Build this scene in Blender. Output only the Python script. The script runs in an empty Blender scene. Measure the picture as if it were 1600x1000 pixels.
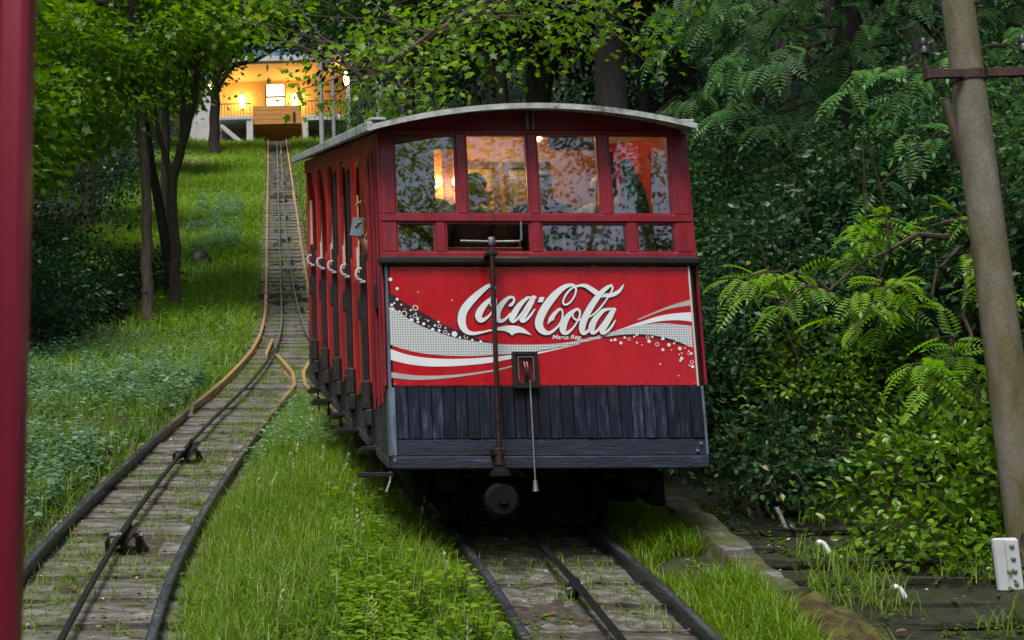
import bpy, bmesh, math, random
import numpy as np
from mathutils import Vector, Matrix, Quaternion

scene = bpy.context.scene
COL = scene.collection
RNG = np.random.default_rng(7)
random.seed(7)
R = math.radians

# ------------------------------------------------------------------ camera, sky, sun, exposure
CAM_Z = 2.36
cam_data = bpy.data.cameras.new('camera')
cam_data.sensor_width = 36.0
cam_data.lens = 45.0
cam_data.shift_x = 0.29375
cam_data.clip_start = 0.05
cam_data.clip_end = 1200.0
cam_data.dof.use_dof = True
cam_data.dof.focus_distance = 9.0
cam_data.dof.aperture_fstop = 7.5
cam = bpy.data.objects.new('camera', cam_data)
COL.objects.link(cam)
heading, pitch, roll = R(-2.9), R(11.3), R(0.4)
fwd = Vector((math.sin(heading)*math.cos(pitch), math.cos(heading)*math.cos(pitch), math.sin(pitch)))
rt0 = Vector((math.cos(heading), -math.sin(heading), 0.0))
up0 = rt0.cross(fwd)
cx_ = rt0*math.cos(roll) - up0*math.sin(roll)
cy_ = rt0*math.sin(roll) + up0*math.cos(roll)
m = Matrix((cx_, cy_, -fwd)).transposed().to_4x4()
m.translation = Vector((0, 0, CAM_Z))
cam.matrix_world = m
scene.camera = cam

SUN_EL, SUN_AZ = R(60), R(202)          # azimuth clockwise from the uphill direction: behind the viewer, to the left
world = bpy.data.worlds.new('World')
scene.world = world
world.use_nodes = True
wn = world.node_tree.nodes
wl = world.node_tree.links
for n in list(wn):
    wn.remove(n)
sky = wn.new('ShaderNodeTexSky')
sky.sky_type = 'NISHITA'
sky.sun_disc = False
sky.sun_elevation = SUN_EL
sky.sun_rotation = SUN_AZ
sky.air_density = 1.0
sky.dust_density = 4.0
bg = wn.new('ShaderNodeBackground')
bg.inputs['Strength'].default_value = 0.051
wo = wn.new('ShaderNodeOutputWorld')
wl.new(sky.outputs['Color'], bg.inputs['Color'])
wl.new(bg.outputs['Background'], wo.inputs['Surface'])

sun_data = bpy.data.lights.new('sun', 'SUN')
sun_data.energy = 1.5
sun_data.angle = R(22)
sun_data.color = (1.0, 0.975, 0.93)
sun = bpy.data.objects.new('sun', sun_data)
COL.objects.link(sun)
sd = Vector((math.sin(SUN_AZ)*math.cos(SUN_EL), math.cos(SUN_AZ)*math.cos(SUN_EL), math.sin(SUN_EL)))
sun.rotation_euler = sd.to_track_quat('Z', 'Y').to_euler()

scene.view_settings.view_transform = 'Standard'
scene.view_settings.look = 'None'
scene.view_settings.exposure = 1.32
scene.view_settings.gamma = 1.0
scene.view_settings.use_curve_mapping = False
scene.render.engine = 'CYCLES'
scene.cycles.max_bounces = 8
scene.cycles.transparent_max_bounces = 12

# ------------------------------------------------------------------ helpers
def tag(o, label=None, cat=None, group=None, kind=None):
    if label: o['label'] = label
    if cat: o['category'] = cat
    if group: o['group'] = group
    if kind: o['kind'] = kind
    return o

def thing(name, label, cat, loc=(0, 0, 0), rotz=0.0, group=None):
    o = bpy.data.objects.new(name, None)
    o.empty_display_size = 0.1
    COL.objects.link(o)
    o.location = loc
    o.rotation_euler = (0, 0, rotz)
    return tag(o, label, cat, group)

def link(name, me, parent=None, loc=None, rot=None, scale=None):
    o = bpy.data.objects.new(name, me)
    COL.objects.link(o)
    if parent is not None: o.parent = parent
    if loc is not None: o.location = loc
    if rot is not None: o.rotation_euler = rot
    if scale is not None: o.scale = scale
    return o

def np_mesh(name, verts, faces, mat, smooth=False, tint=None):
    """faces: (m,k) int array, or a list of such arrays"""
    me = bpy.data.meshes.new(name)
    verts = np.asarray(verts, np.float32)
    fl = faces if isinstance(faces, list) else [faces]
    fl = [np.asarray(f, np.int32) for f in fl if len(f)]
    me.vertices.add(len(verts))
    me.vertices.foreach_set('co', verts.ravel())
    loops = np.concatenate([f.ravel() for f in fl])
    tot = np.concatenate([np.full(len(f), f.shape[1], np.int32) for f in fl])
    start = np.concatenate([[0], np.cumsum(tot)[:-1]]).astype(np.int32)
    me.loops.add(len(loops))
    me.loops.foreach_set('vertex_index', loops)
    me.polygons.add(len(tot))
    me.polygons.foreach_set('loop_start', start)
    me.polygons.foreach_set('loop_total', tot)
    if smooth:
        me.polygons.foreach_set('use_smooth', np.ones(len(tot), bool))
    if tint is not None:
        a = me.attributes.new('tint', 'FLOAT', 'POINT')
        a.data.foreach_set('value', np.asarray(tint, np.float32))
    me.materials.append(mat)
    me.update(calc_edges=True)
    me.validate()
    return me

class MB:
    """collects simple shapes into one mesh"""
    def __init__(self):
        self.v = []; self.f = []
    def add(self, vs, fs):
        b = len(self.v)
        self.v += [tuple(p) for p in vs]
        self.f += [tuple(b+i for i in f) for f in fs]
        return self
    def box(self, x0, x1, y0, y1, z0, z1, shear=0.0):
        vs = [(x, y, z+shear*y) for z in (z0, z1) for y in (y0, y1) for x in (x0, x1)]
        return self.add(vs, [(0, 2, 3, 1), (4, 5, 7, 6), (0, 1, 5, 4), (2, 6, 7, 3), (0, 4, 6, 2), (1, 3, 7, 5)])
    def cbox(self, x0, x1, y0, y1, z0, z1, c=0.006, shear=0.0):
        """box with chamfered edges"""
        vs = []
        X, Y, Z = (x0, x1), (y0, y1), (z0, z1)
        idx = {}
        for i in (0, 1):
            for j in (0, 1):
                for k in (0, 1):
                    sx, sy, sz = 1-2*i, 1-2*j, 1-2*k
                    for a in range(3):
                        p = [X[i]+sx*c, Y[j]+sy*c, Z[k]+sz*c]
                        p[a] = (X[i], Y[j], Z[k])[a]
                        idx[(i, j, k, a)] = len(vs)
                        vs.append((p[0], p[1], p[2]+shear*p[1]))
        fs = []
        for a in range(3):
            for s in (0, 1):
                q = []
                for (u, w) in ((0, 0), (1, 0), (1, 1), (0, 1)):
                    t = [0, 0, 0]; t[a] = s; t[(a+1) % 3] = u; t[(a+2) % 3] = w
                    q.append(idx[(*t, a)])
                fs.append(tuple(q if s else q[::-1]))
        for a in range(3):
            b, d = (a+1) % 3, (a+2) % 3
            for s in (0, 1):
                for u in (0, 1):
                    t0 = [0, 0, 0]; t1 = [0, 0, 0]
                    t0[b] = t1[b] = s; t0[d] = t1[d] = u; t1[a] = 1
                    q = [idx[(*t0, b)], idx[(*t1, b)], idx[(*t1, d)], idx[(*t0, d)]]
                    fs.append(tuple(q if s == u else q[::-1]))
        for i in (0, 1):
            for j in (0, 1):
                for k in (0, 1):
                    q = [idx[(i, j, k, a)] for a in range(3)]
                    fs.append(tuple(q if (i+j+k) % 2 else q[::-1]))
        return self.add(vs, fs)
    def prism(self, pts, axis, a0, a1):
        """polygon in the other two axes, extruded along axis ('x','y','z')"""
        n = len(pts)
        def P(p, a):
            return {'x': (a, p[0], p[1]), 'y': (p[0], a, p[1]), 'z': (p[0], p[1], a)}[axis]
        vs = [P(p, a0) for p in pts]+[P(p, a1) for p in pts]
        fs = [tuple(range(n))[::-1], tuple(range(n, 2*n))]
        fs += [(i, (i+1) % n, n+(i+1) % n, n+i) for i in range(n)]
        return self.add(vs, fs)
    def tube(self, path, rad, n=8, cap=True):
        path = [Vector(p) for p in path]
        if not hasattr(rad, '__len__'): rad = [rad]*len(path)
        vs = []; fs = []
        ref = None
        for i, p in enumerate(path):
            t = (path[min(i+1, len(path)-1)]-path[max(i-1, 0)]).normalized()
            if ref is None:
                ref = t.orthogonal().normalized()
            ref = (ref-t*ref.dot(t))
            ref = ref.normalized() if ref.length > 1e-6 else t.orthogonal().normalized()
            b = t.cross(ref)
            for k in range(n):
                a = 2*math.pi*k/n
                vs.append(p+(ref*math.cos(a)+b*math.sin(a))*rad[i])
        for i in range(len(path)-1):
            for k in range(n):
                fs.append((i*n+k, i*n+(k+1) % n, (i+1)*n+(k+1) % n, (i+1)*n+k))
        if cap:
            fs.append(tuple(range(n))[::-1]); fs.append(tuple((len(path)-1)*n+k for k in range(n)))
        return self.add(vs, fs)
    def lathe(self, prof, origin, axis='z', n=16):
        """prof: (radius, height) pairs"""
        o = Vector(origin)
        vs = []; fs = []
        for (r, h) in prof:
            for k in range(n):
                a = 2*math.pi*k/n
                c, s = r*math.cos(a), r*math.sin(a)
                vs.append(o+Vector({'z': (c, s, h), 'y': (c, h, -s), 'x': (h, c, s)}[axis]))
        for i in range(len(prof)-1):
            for k in range(n):
                fs.append((i*n+k, i*n+(k+1) % n, (i+1)*n+(k+1) % n, (i+1)*n+k))
        fs.append(tuple(range(n))[::-1]); fs.append(tuple((len(prof)-1)*n+k for k in range(n)))
        return self.add(vs, fs)
    def mesh(self, name, mat, smooth=False):
        me = bpy.data.meshes.new(name)
        me.from_pydata(self.v, [], self.f)
        if smooth:
            me.polygons.foreach_set('use_smooth', [True]*len(me.polygons))
            try: me.set_sharp_from_angle(angle=R(40))
            except Exception: pass
        me.materials.append(mat)
        me.update()
        return me
    def build(self, name, mat, parent=None, smooth=False, **k):
        return link(name, self.mesh(name, mat, smooth), parent, **k)

# ------------------------------------------------------------------ materials
def new_mat(name):
    mt = bpy.data.materials.new(name)
    mt.use_nodes = True
    nt = mt.node_tree
    for n in list(nt.nodes): nt.nodes.remove(n)
    out = nt.nodes.new('ShaderNodeOutputMaterial')
    return mt, nt, out

def ramp(nt, stops, fac=None, interp='LINEAR'):
    r = nt.nodes.new('ShaderNodeValToRGB')
    cr = r.color_ramp
    cr.interpolation = interp
    cr.elements[0].position = stops[0][0]; cr.elements[0].color = (*stops[0][1], 1)
    cr.elements[1].position = stops[-1][0]; cr.elements[1].color = (*stops[-1][1], 1)
    for p, c in stops[1:-1]:
        e = cr.elements.new(p); e.color = (*c, 1)
    if fac is not None: nt.links.new(fac, r.inputs['Fac'])
    return r

def noise(nt, scale, detail=4, rough=0.55, vec=None, coord='Object', stretch=None):
    tc = nt.nodes.new('ShaderNodeTexCoord')
    src = tc.outputs[coord]
    if stretch:
        mp = nt.nodes.new('ShaderNodeMapping')
        mp.inputs['Scale'].default_value = stretch
        nt.links.new(src, mp.inputs['Vector']); src = mp.outputs['Vector']
    n = nt.nodes.new('ShaderNodeTexNoise')
    n.inputs['Scale'].default_value = scale
    n.inputs['Detail'].default_value = detail
    n.inputs['Roughness'].default_value = rough
    nt.links.new(src, n.inputs['Vector'])
    return n

def surf(name, stops, scale=6, rough=0.6, bump=0.0, bscale=None, metal=0.0, spec=0.5, stretch=None, coat=0.0, rvar=0.0, detail=5, coord='Object'):
    mt, nt, out = new_mat(name)
    p = nt.nodes.new('ShaderNodeBsdfPrincipled')
    n = noise(nt, scale, detail, 0.6, stretch=stretch, coord=coord)
    r = ramp(nt, stops, n.outputs['Fac'])
    nt.links.new(r.outputs['Color'], p.inputs['Base Color'])
    p.inputs['Roughness'].default_value = rough
    p.inputs['Metallic'].default_value = metal
    p.inputs['Specular IOR Level'].default_value = spec
    if coat:
        p.inputs['Coat Weight'].default_value = coat
        p.inputs['Coat Roughness'].default_value = 0.12
    n2 = None
    if bump or rvar:
        n2 = noise(nt, bscale or scale*3, 6, 0.6, stretch=stretch, coord=coord)
    if rvar:
        mr = nt.nodes.new('ShaderNodeMapRange')
        mr.inputs['To Min'].default_value = max(0.03, rough-rvar)
        mr.inputs['To Max'].default_value = min(1, rough+rvar)
        mr.inputs['From Min'].default_value = 0.3; mr.inputs['From Max'].default_value = 0.7
        nt.links.new(n2.outputs['Fac'], mr.inputs['Value'])
        nt.links.new(mr.outputs['Result'], p.inputs['Roughness'])
    if bump:
        b = nt.nodes.new('ShaderNodeBump')
        b.inputs['Strength'].default_value = bump
        b.inputs['Distance'].default_value = 0.02
        nt.links.new(n2.outputs['Fac'], b.inputs['Height'])
        nt.links.new(b.outputs['Normal'], p.inputs['Normal'])
    nt.links.new(p.outputs['BSDF'], out.inputs['Surface'])
    return mt

def leaf_mat(name, dark, light, accent=None, trans=0.35, rough=0.5, spec=0.35):
    mt, nt, out = new_mat(name)
    at = nt.nodes.new('ShaderNodeAttribute'); at.attribute_name = 'tint'
    oi = nt.nodes.new('ShaderNodeObjectInfo')
    ad = nt.nodes.new('ShaderNodeMath'); ad.operation = 'MULTIPLY_ADD'
    nt.links.new(oi.outputs['Random'], ad.inputs[0]); ad.inputs[1].default_value = 0.06
    nt.links.new(at.outputs['Fac'], ad.inputs[2])
    stops = [(0.0, dark), (0.93, light)]
    if accent: stops += [(0.965, light), (1.0, accent)]
    r = ramp(nt, stops, ad.outputs[0])
    p = nt.nodes.new('ShaderNodeBsdfPrincipled')
    p.inputs['Roughness'].default_value = rough
    p.inputs['Specular IOR Level'].default_value = spec
    nt.links.new(r.outputs['Color'], p.inputs['Base Color'])
    t = nt.nodes.new('ShaderNodeBsdfTranslucent')
    hs = nt.nodes.new('ShaderNodeHueSaturation')
    hs.inputs['Hue'].default_value = 0.5
    hs.inputs['Saturation'].default_value = 1.1; hs.inputs['Value'].default_value = 1.5
    nt.links.new(r.outputs['Color'], hs.inputs['Color'])
    nt.links.new(hs.outputs['Color'], t.inputs['Color'])
    mx = nt.nodes.new('ShaderNodeMixShader'); mx.inputs['Fac'].default_value = trans
    nt.links.new(p.outputs['BSDF'], mx.inputs[1]); nt.links.new(t.outputs['BSDF'], mx.inputs[2])
    nt.links.new(mx.outputs['Shader'], out.inputs['Surface'])
    return mt

def emit_mat(name, col, strength):
    mt, nt, out = new_mat(name)
    e = nt.nodes.new('ShaderNodeEmission')
    e.inputs['Color'].default_value = (*col, 1); e.inputs['Strength'].default_value = strength
    nt.links.new(e.outputs['Emission'], out.inputs['Surface'])
    return mt

def glass_mat(name, refl=0.18, tintc=(0.82, 0.84, 0.83)):
    mt, nt, out = new_mat(name)
    t = nt.nodes.new('ShaderNodeBsdfTransparent'); t.inputs['Color'].default_value = (*tintc, 1)
    g = nt.nodes.new('ShaderNodeBsdfGlossy'); g.inputs['Roughness'].default_value = 0.015
    lw = nt.nodes.new('ShaderNodeFresnel'); lw.inputs['IOR'].default_value = 1.5
    n = noise(nt, 1.3, 2)
    b = nt.nodes.new('ShaderNodeBump'); b.inputs['Strength'].default_value = 0.04; b.inputs['Distance'].default_value = 0.05
    nt.links.new(n.outputs['Fac'], b.inputs['Height']); nt.links.new(b.outputs['Normal'], g.inputs['Normal'])
    ad = nt.nodes.new('ShaderNodeMath'); ad.operation = 'ADD'; ad.inputs[1].default_value = refl
    nt.links.new(lw.outputs['Fac'], ad.inputs[0])
    mx = nt.nodes.new('ShaderNodeMixShader')
    nt.links.new(ad.outputs[0], mx.inputs['Fac'])
    nt.links.new(t.outputs['BSDF'], mx.inputs[1]); nt.links.new(g.outputs['BSDF'], mx.inputs[2])
    nt.links.new(mx.outputs['Shader'], out.inputs['Surface'])
    return mt

M = {}
def worn_paint(name, c0, c1, rough=.38, coat=.35, chips=.70, grime=1.0):
    mt, nt, out = new_mat(name)
    p = nt.nodes.new('ShaderNodeBsdfPrincipled')
    n0 = noise(nt, 2.2, 5, .6)
    base = ramp(nt, [(.3, c0), (.7, c1)], n0.outputs['Fac'])
    n1 = noise(nt, 3.0, 7, .7, stretch=(5, 5, .7))                     # rain streaks and grime
    g = ramp(nt, [(.46, (1, 1, 1)), (.62, (.62, .60, .60)), (.78, (.34, .33, .33))], n1.outputs['Fac'])
    mx = nt.nodes.new('ShaderNodeMix'); mx.data_type = 'RGBA'; mx.blend_type = 'MULTIPLY'; mx.inputs['Factor'].default_value = grime
    nt.links.new(base.outputs['Color'], mx.inputs['A']); nt.links.new(g.outputs['Color'], mx.inputs['B'])
    n2 = noise(nt, 26, 8, .72)                                         # chips and rust spots
    k = ramp(nt, [(chips, (0, 0, 0)), (chips+.015, (1, 1, 1))], n2.outputs['Fac'])
    mx2 = nt.nodes.new('ShaderNodeMix'); mx2.data_type = 'RGBA'
    nt.links.new(k.outputs['Color'], mx2.inputs['Factor'])
    nt.links.new(mx.outputs['Result'], mx2.inputs['A']); mx2.inputs['B'].default_value = (.045, .022, .016, 1)
    nt.links.new(mx2.outputs['Result'], p.inputs['Base Color'])
    n3 = noise(nt, 7, 6, .65)
    mr = nt.nodes.new('ShaderNodeMapRange'); mr.inputs['From Min'].default_value = .3; mr.inputs['From Max'].default_value = .7
    mr.inputs['To Min'].default_value = rough-.12; mr.inputs['To Max'].default_value = rough+.22
    nt.links.new(n3.outputs['Fac'], mr.inputs['Value']); nt.links.new(mr.outputs['Result'], p.inputs['Roughness'])
    p.inputs['Coat Weight'].default_value = coat; p.inputs['Coat Roughness'].default_value = .15
    b = nt.nodes.new('ShaderNodeBump'); b.inputs['Strength'].default_value = .12; b.inputs['Distance'].default_value = .01
    nt.links.new(n2.outputs['Fac'], b.inputs['Height']); nt.links.new(b.outputs['Normal'], p.inputs['Normal'])
    nt.links.new(p.outputs['BSDF'], out.inputs['Surface'])
    return mt
M['red'] = worn_paint('crimson_paint', (0.20, 0.006, 0.016), (0.27, 0.009, 0.022))
M['red_side'] = worn_paint('side_lit_red_paint', (0.38, 0.016, 0.010), (0.50, 0.024, 0.012), .42, .25, .68)  # body red made brighter and warmer, side light put into the colour
M['sign_red'] = worn_paint('sign_red_print', (0.43, 0.003, 0.011), (0.50, 0.005, 0.015), .2, .7, .745, .35)
M['sign_white'] = surf('sign_white', [(0.3, (0.66, 0.70, 0.72)), (0.7, (0.76, 0.79, 0.80))], 5, 0.35)
M['sign_grey'] = surf('sign_grey', [(0.3, (0.36, 0.38, 0.38)), (0.7, (0.46, 0.47, 0.47))], 5, 0.35)
M['sign_dark'] = surf('sign_dark', [(0.3, (0.022, 0.008, 0.012)), (0.7, (0.04, 0.012, 0.018))], 5, 0.4)
M['black'] = surf('black_paint', [(0.3, (0.004, 0.004, 0.005)), (0.7, (0.012, 0.012, 0.014))], 8, 0.45, 0.1, 60, rvar=0.12)
M['under'] = surf('underframe_black', [(0.3, (0.003, 0.003, 0.003)), (0.7, (0.010, 0.009, 0.008))], 9, 0.85, 0.2, 40, spec=0.15)
M['iron'] = surf('dark_iron', [(0.3, (0.010, 0.010, 0.012)), (0.7, (0.045, 0.036, 0.032))], 12, 0.5, 0.25, 60, metal=0.4, rvar=0.15)
M['steel'] = surf('grey_steel', [(0.3, (0.16, 0.16, 0.17)), (0.7, (0.36, 0.36, 0.37))], 14, 0.4, 0.1, 60, metal=0.8)
M['rod'] = surf('rusty_rod', [(0.3, (0.025, 0.010, 0.010)), (0.7, (0.075, 0.028, 0.026))], 14, 0.35, 0.15, 60, metal=0.5)
M['plank'] = surf('blue_black_wood', [(0.25, (0.008, 0.010, 0.020)), (0.55, (0.020, 0.025, 0.045)), (0.66, (0.05, 0.06, 0.10)), (0.82, (0.22, 0.25, 0.32))], 5, 0.5, 0.35, 14, stretch=(7.0, 7.0, 0.8), rvar=0.15)
def plank_mat():
    mt, nt, out = new_mat('blue_black_planks')
    p = nt.nodes.new('ShaderNodeBsdfPrincipled'); p.inputs['Roughness'].default_value = .6; p.inputs['Specular IOR Level'].default_value = .25
    tc = nt.nodes.new('ShaderNodeTexCoord'); oi = nt.nodes.new('ShaderNodeObjectInfo')
    sc_ = nt.nodes.new('ShaderNodeVectorMath'); sc_.operation = 'SCALE'; nt.links.new(oi.outputs['Location'], sc_.inputs[0]); sc_.inputs['Scale'].default_value = 1.0
    ad = nt.nodes.new('ShaderNodeVectorMath'); ad.operation = 'ADD'
    nt.links.new(tc.outputs['Object'], ad.inputs[0]); nt.links.new(oi.outputs['Location'], ad.inputs[1])
    mp = nt.nodes.new('ShaderNodeMapping'); mp.inputs['Scale'].default_value = (30, 30, 5); nt.links.new(ad.outputs[0], mp.inputs['Vector'])
    n = nt.nodes.new('ShaderNodeTexNoise'); n.inputs['Scale'].default_value = 1; n.inputs['Detail'].default_value = 7; n.inputs['Roughness'].default_value = .65
    nt.links.new(mp.outputs['Vector'], n.inputs['Vector'])
    mr = nt.nodes.new('ShaderNodeMath'); mr.operation = 'MULTIPLY_ADD'; nt.links.new(oi.outputs['Random'], mr.inputs[0]); mr.inputs[1].default_value = .16; 
    nt.links.new(n.outputs['Fac'], mr.inputs[2])
    r = ramp(nt, [(.40, (.004, .005, .010)), (.60, (.009, .012, .026)), (.70, (.024, .033, .065)), (.80, (.06, .08, .14)), (.9, (.17, .20, .28))], mr.outputs[0])
    nt.links.new(r.outputs['Color'], p.inputs['Base Color'])
    b = nt.nodes.new('ShaderNodeBump'); b.inputs['Strength'].default_value = .4; b.inputs['Distance'].default_value = .01
    nt.links.new(n.outputs['Fac'], b.inputs['Height']); nt.links.new(b.outputs['Normal'], p.inputs['Normal'])
    nt.links.new(p.outputs['BSDF'], out.inputs['Surface'])
    return mt
M['plank'] = plank_mat()
M['beam'] = surf('blue_black_beam', [(0.3, (0.006, 0.008, 0.016)), (0.60, (0.014, 0.019, 0.04)), (0.73, (0.045, 0.06, 0.11)), (0.85, (0.20, 0.23, 0.32))], 5, 0.55, 0.3, 16, stretch=(1.0, 3.0, 5.0), rvar=0.15)
M['corner'] = surf('worn_blue_corner', [(0.3, (0.03, 0.045, 0.075)), (0.7, (0.17, 0.22, 0.29))], 6, 0.5, 0.2, 18, stretch=(6.0, 6.0, 0.8))
M['side_skirt'] = surf('dark_side_skirt', [(0.3, (0.012, 0.014, 0.017)), (0.75, (0.05, 0.055, 0.058))], 3, 0.55, 0.2, 20)
M['roof'] = surf('pale_roof', [(0.30, (0.05, 0.055, 0.05)), (0.42, (0.26, 0.28, 0.27)), (0.55, (0.38, 0.41, 0.40)), (0.78, (0.50, 0.54, 0.52))], 11, 0.55, 0.2, 30)
M['glass'] = glass_mat('window_glass')
M['int_wood'] = surf('honey_wood', [(0.3, (0.30, 0.105, 0.018)), (0.7, (0.42, 0.17, 0.03))], 5, 0.45, 0.1, 30, stretch=(6, 6, 0.8))
M['int_dark'] = surf('dark_door_frame', [(0.3, (0.06, 0.012, 0.010)), (0.7, (0.11, 0.02, 0.014))], 5, 0.5)
M['cream'] = surf('cream_paint', [(0.3, (0.5, 0.46, 0.38)), (0.7, (0.6, 0.56, 0.48))], 4, 0.6)
M['bulb'] = emit_mat('warm_bulb', (1.0, 0.72, 0.32), 14.0)
M['rail_dark'] = surf('rail_dark_steel', [(0.3, (0.03, 0.032, 0.045)), (0.6, (0.085, 0.09, 0.115)), (0.8, (0.11, 0.07, 0.045))], 9, 0.34, 0.2, 40, metal=0.75, rvar=0.14)
M['rail_tan'] = surf('rail_pale_tan', [(0.3, (0.30, 0.17, 0.07)), (0.7, (0.52, 0.36, 0.17))], 2.5, 0.4, 0.15, 40, metal=0.35)
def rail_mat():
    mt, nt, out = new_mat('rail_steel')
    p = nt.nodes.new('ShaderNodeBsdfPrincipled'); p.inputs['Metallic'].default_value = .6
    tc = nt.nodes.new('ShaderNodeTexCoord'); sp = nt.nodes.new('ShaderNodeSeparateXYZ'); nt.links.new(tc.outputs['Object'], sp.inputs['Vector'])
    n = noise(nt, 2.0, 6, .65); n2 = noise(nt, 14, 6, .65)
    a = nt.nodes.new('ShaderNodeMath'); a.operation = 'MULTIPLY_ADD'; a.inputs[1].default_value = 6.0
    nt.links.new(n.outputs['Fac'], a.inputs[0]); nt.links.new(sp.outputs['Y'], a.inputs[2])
    mr = nt.nodes.new('ShaderNodeMapRange'); mr.inputs['From Min'].default_value = 15.4; mr.inputs['From Max'].default_value = 19.0  # dark rails blend to tan farther up the track
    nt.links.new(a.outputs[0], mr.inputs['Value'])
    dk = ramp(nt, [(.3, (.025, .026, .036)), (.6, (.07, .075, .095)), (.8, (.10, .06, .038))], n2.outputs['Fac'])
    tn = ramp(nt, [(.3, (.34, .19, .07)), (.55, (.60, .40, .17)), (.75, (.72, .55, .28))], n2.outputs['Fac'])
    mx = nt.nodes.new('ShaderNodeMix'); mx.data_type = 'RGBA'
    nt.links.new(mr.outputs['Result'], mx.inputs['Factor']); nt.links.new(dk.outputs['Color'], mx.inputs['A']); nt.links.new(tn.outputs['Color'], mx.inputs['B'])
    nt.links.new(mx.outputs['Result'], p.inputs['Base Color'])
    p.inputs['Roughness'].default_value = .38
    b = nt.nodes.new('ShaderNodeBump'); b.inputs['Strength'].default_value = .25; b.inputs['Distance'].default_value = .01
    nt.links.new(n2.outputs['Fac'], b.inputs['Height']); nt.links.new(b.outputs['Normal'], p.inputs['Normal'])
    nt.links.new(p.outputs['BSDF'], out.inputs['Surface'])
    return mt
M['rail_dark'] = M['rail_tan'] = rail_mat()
M['polish'] = surf('polished_rail_head', [(0.3, (0.10, 0.11, 0.14)), (0.5, (0.26, 0.28, 0.33)), (0.7, (0.40, 0.42, 0.46))], 5, 0.3, 0.1, 30, metal=0.9, rvar=0.12)
M['cable'] = surf('steel_cable', [(0.3, (0.12, 0.13, 0.15)), (0.7, (0.30, 0.32, 0.36))], 20, 0.4, metal=0.6)
M['cable_dark'] = surf('greasy_cable', [(0.3, (0.012, 0.012, 0.014)), (0.7, (0.03, 0.03, 0.034))], 20, 0.4, metal=0.4)
M['slab'] = surf('stained_concrete', [(0.30, (0.022, 0.030, 0.010)), (0.42, (0.055, 0.055, 0.034)), (0.54, (0.12, 0.108, 0.10)), (0.68, (0.22, 0.205, 0.195)), (0.85, (0.31, 0.295, 0.28))], 4.5, 0.85, 0.5, 30, coord='Generated' if False else 'Object')
M['wall_conc'] = surf('mossy_concrete', [(0.32, (0.02, 0.026, 0.006)), (0.50, (0.05, 0.058, 0.012)), (0.60, (0.085, 0.08, 0.065)), (0.76, (0.20, 0.20, 0.195))], 7, 0.9, 0.8, 18)
M['moss'] = surf('mossy_rock', [(0.30, (0.022, 0.014, 0.006)), (0.46, (0.055, 0.042, 0.010)), (0.58, (0.085, 0.085, 0.012)), (0.70, (0.10, 0.095, 0.03)), (0.8, (0.24, 0.23, 0.21))], 9, 0.95, 1.0, 40)
M['step'] = surf('mossy_dark_stone', [(0.3, (0.006, 0.008, 0.003)), (0.55, (0.018, 0.022, 0.008)), (0.8, (0.06, 0.06, 0.045))], 7, 0.9, 0.6, 24)
M['pole'] = surf('weathered_concrete_pole', [(0.28, (0.055, 0.05, 0.014)), (0.44, (0.11, 0.098, 0.045)), (0.6, (0.155, 0.142, 0.11)), (0.8, (0.24, 0.225, 0.20))], 2.6, 0.9, 0.5, 45, stretch=(2.2, 2.2, 0.7))
M['rust'] = surf('dark_rust', [(0.3, (0.018, 0.010, 0.008)), (0.7, (0.06, 0.025, 0.018))], 14, 0.8, 0.4, 50)
M['insulator'] = surf('dark_porcelain', [(0.3, (0.012, 0.014, 0.02)), (0.7, (0.03, 0.035, 0.05))], 5, 0.4, coat=0.15)
M['white_plastic'] = surf('grey_white_plastic', [(0.3, (0.36, 0.38, 0.40)), (0.7, (0.47, 0.49, 0.51))], 6, 0.5)
M['conduit'] = surf('grey_conduit', [(0.3, (0.30, 0.32, 0.33)), (0.7, (0.44, 0.45, 0.46))], 6, 0.5)
M['bark'] = surf('grey_brown_bark', [(0.28, (0.03, 0.022, 0.015)), (0.55, (0.08, 0.066, 0.05)), (0.8, (0.16, 0.135, 0.105))], 7, 0.9, 0.9, 16, stretch=(3, 3, 0.6))
M['bark_dark'] = surf('dark_bark', [(0.3, (0.012, 0.009, 0.007)), (0.7, (0.04, 0.032, 0.026))], 7, 0.9, 0.9, 16, stretch=(3, 3, 0.6))
M['bark_grey'] = surf('grey_bark', [(0.3, (0.05, 0.042, 0.034)), (0.7, (0.14, 0.12, 0.10))], 7, 0.9, 0.9, 16, stretch=(3, 3, 0.6))
M['twig'] = surf('twig_brown', [(0.3, (0.03, 0.022, 0.012)), (0.7, (0.07, 0.05, 0.03))], 9, 0.8)
M['skin'] = surf('skin', [(0.3, (0.42, 0.24, 0.17)), (0.7, (0.50, 0.30, 0.22))], 6, 0.5)
M['jacket_dark'] = surf('dark_jacket', [(0.3, (0.010, 0.012, 0.018)), (0.7, (0.03, 0.035, 0.05))], 9, 0.8)
M['jacket_olive'] = surf('olive_jacket', [(0.3, (0.04, 0.045, 0.035)), (0.7, (0.08, 0.085, 0.07))], 9, 0.8)
M['shirt_pale'] = surf('pale_shirt', [(0.3, (0.40, 0.42, 0.45)), (0.7, (0.55, 0.57, 0.60))], 9, 0.8)
M['trousers'] = surf('dark_trousers', [(0.3, (0.012, 0.014, 0.02)), (0.7, (0.03, 0.034, 0.045))], 9, 0.85)
M['hair_dark'] = surf('dark_hair', [(0.3, (0.010, 0.007, 0.005)), (0.7, (0.025, 0.018, 0.012))], 20, 0.6)
M['hair_grey'] = surf('grey_hair', [(0.3, (0.25, 0.25, 0.25)), (0.7, (0.42, 0.42, 0.41))], 20, 0.6)
M['cap_orange'] = surf('orange_cap', [(0.3, (0.75, 0.14, 0.01)), (0.7, (0.85, 0.2, 0.02))], 9, 0.7)
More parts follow.
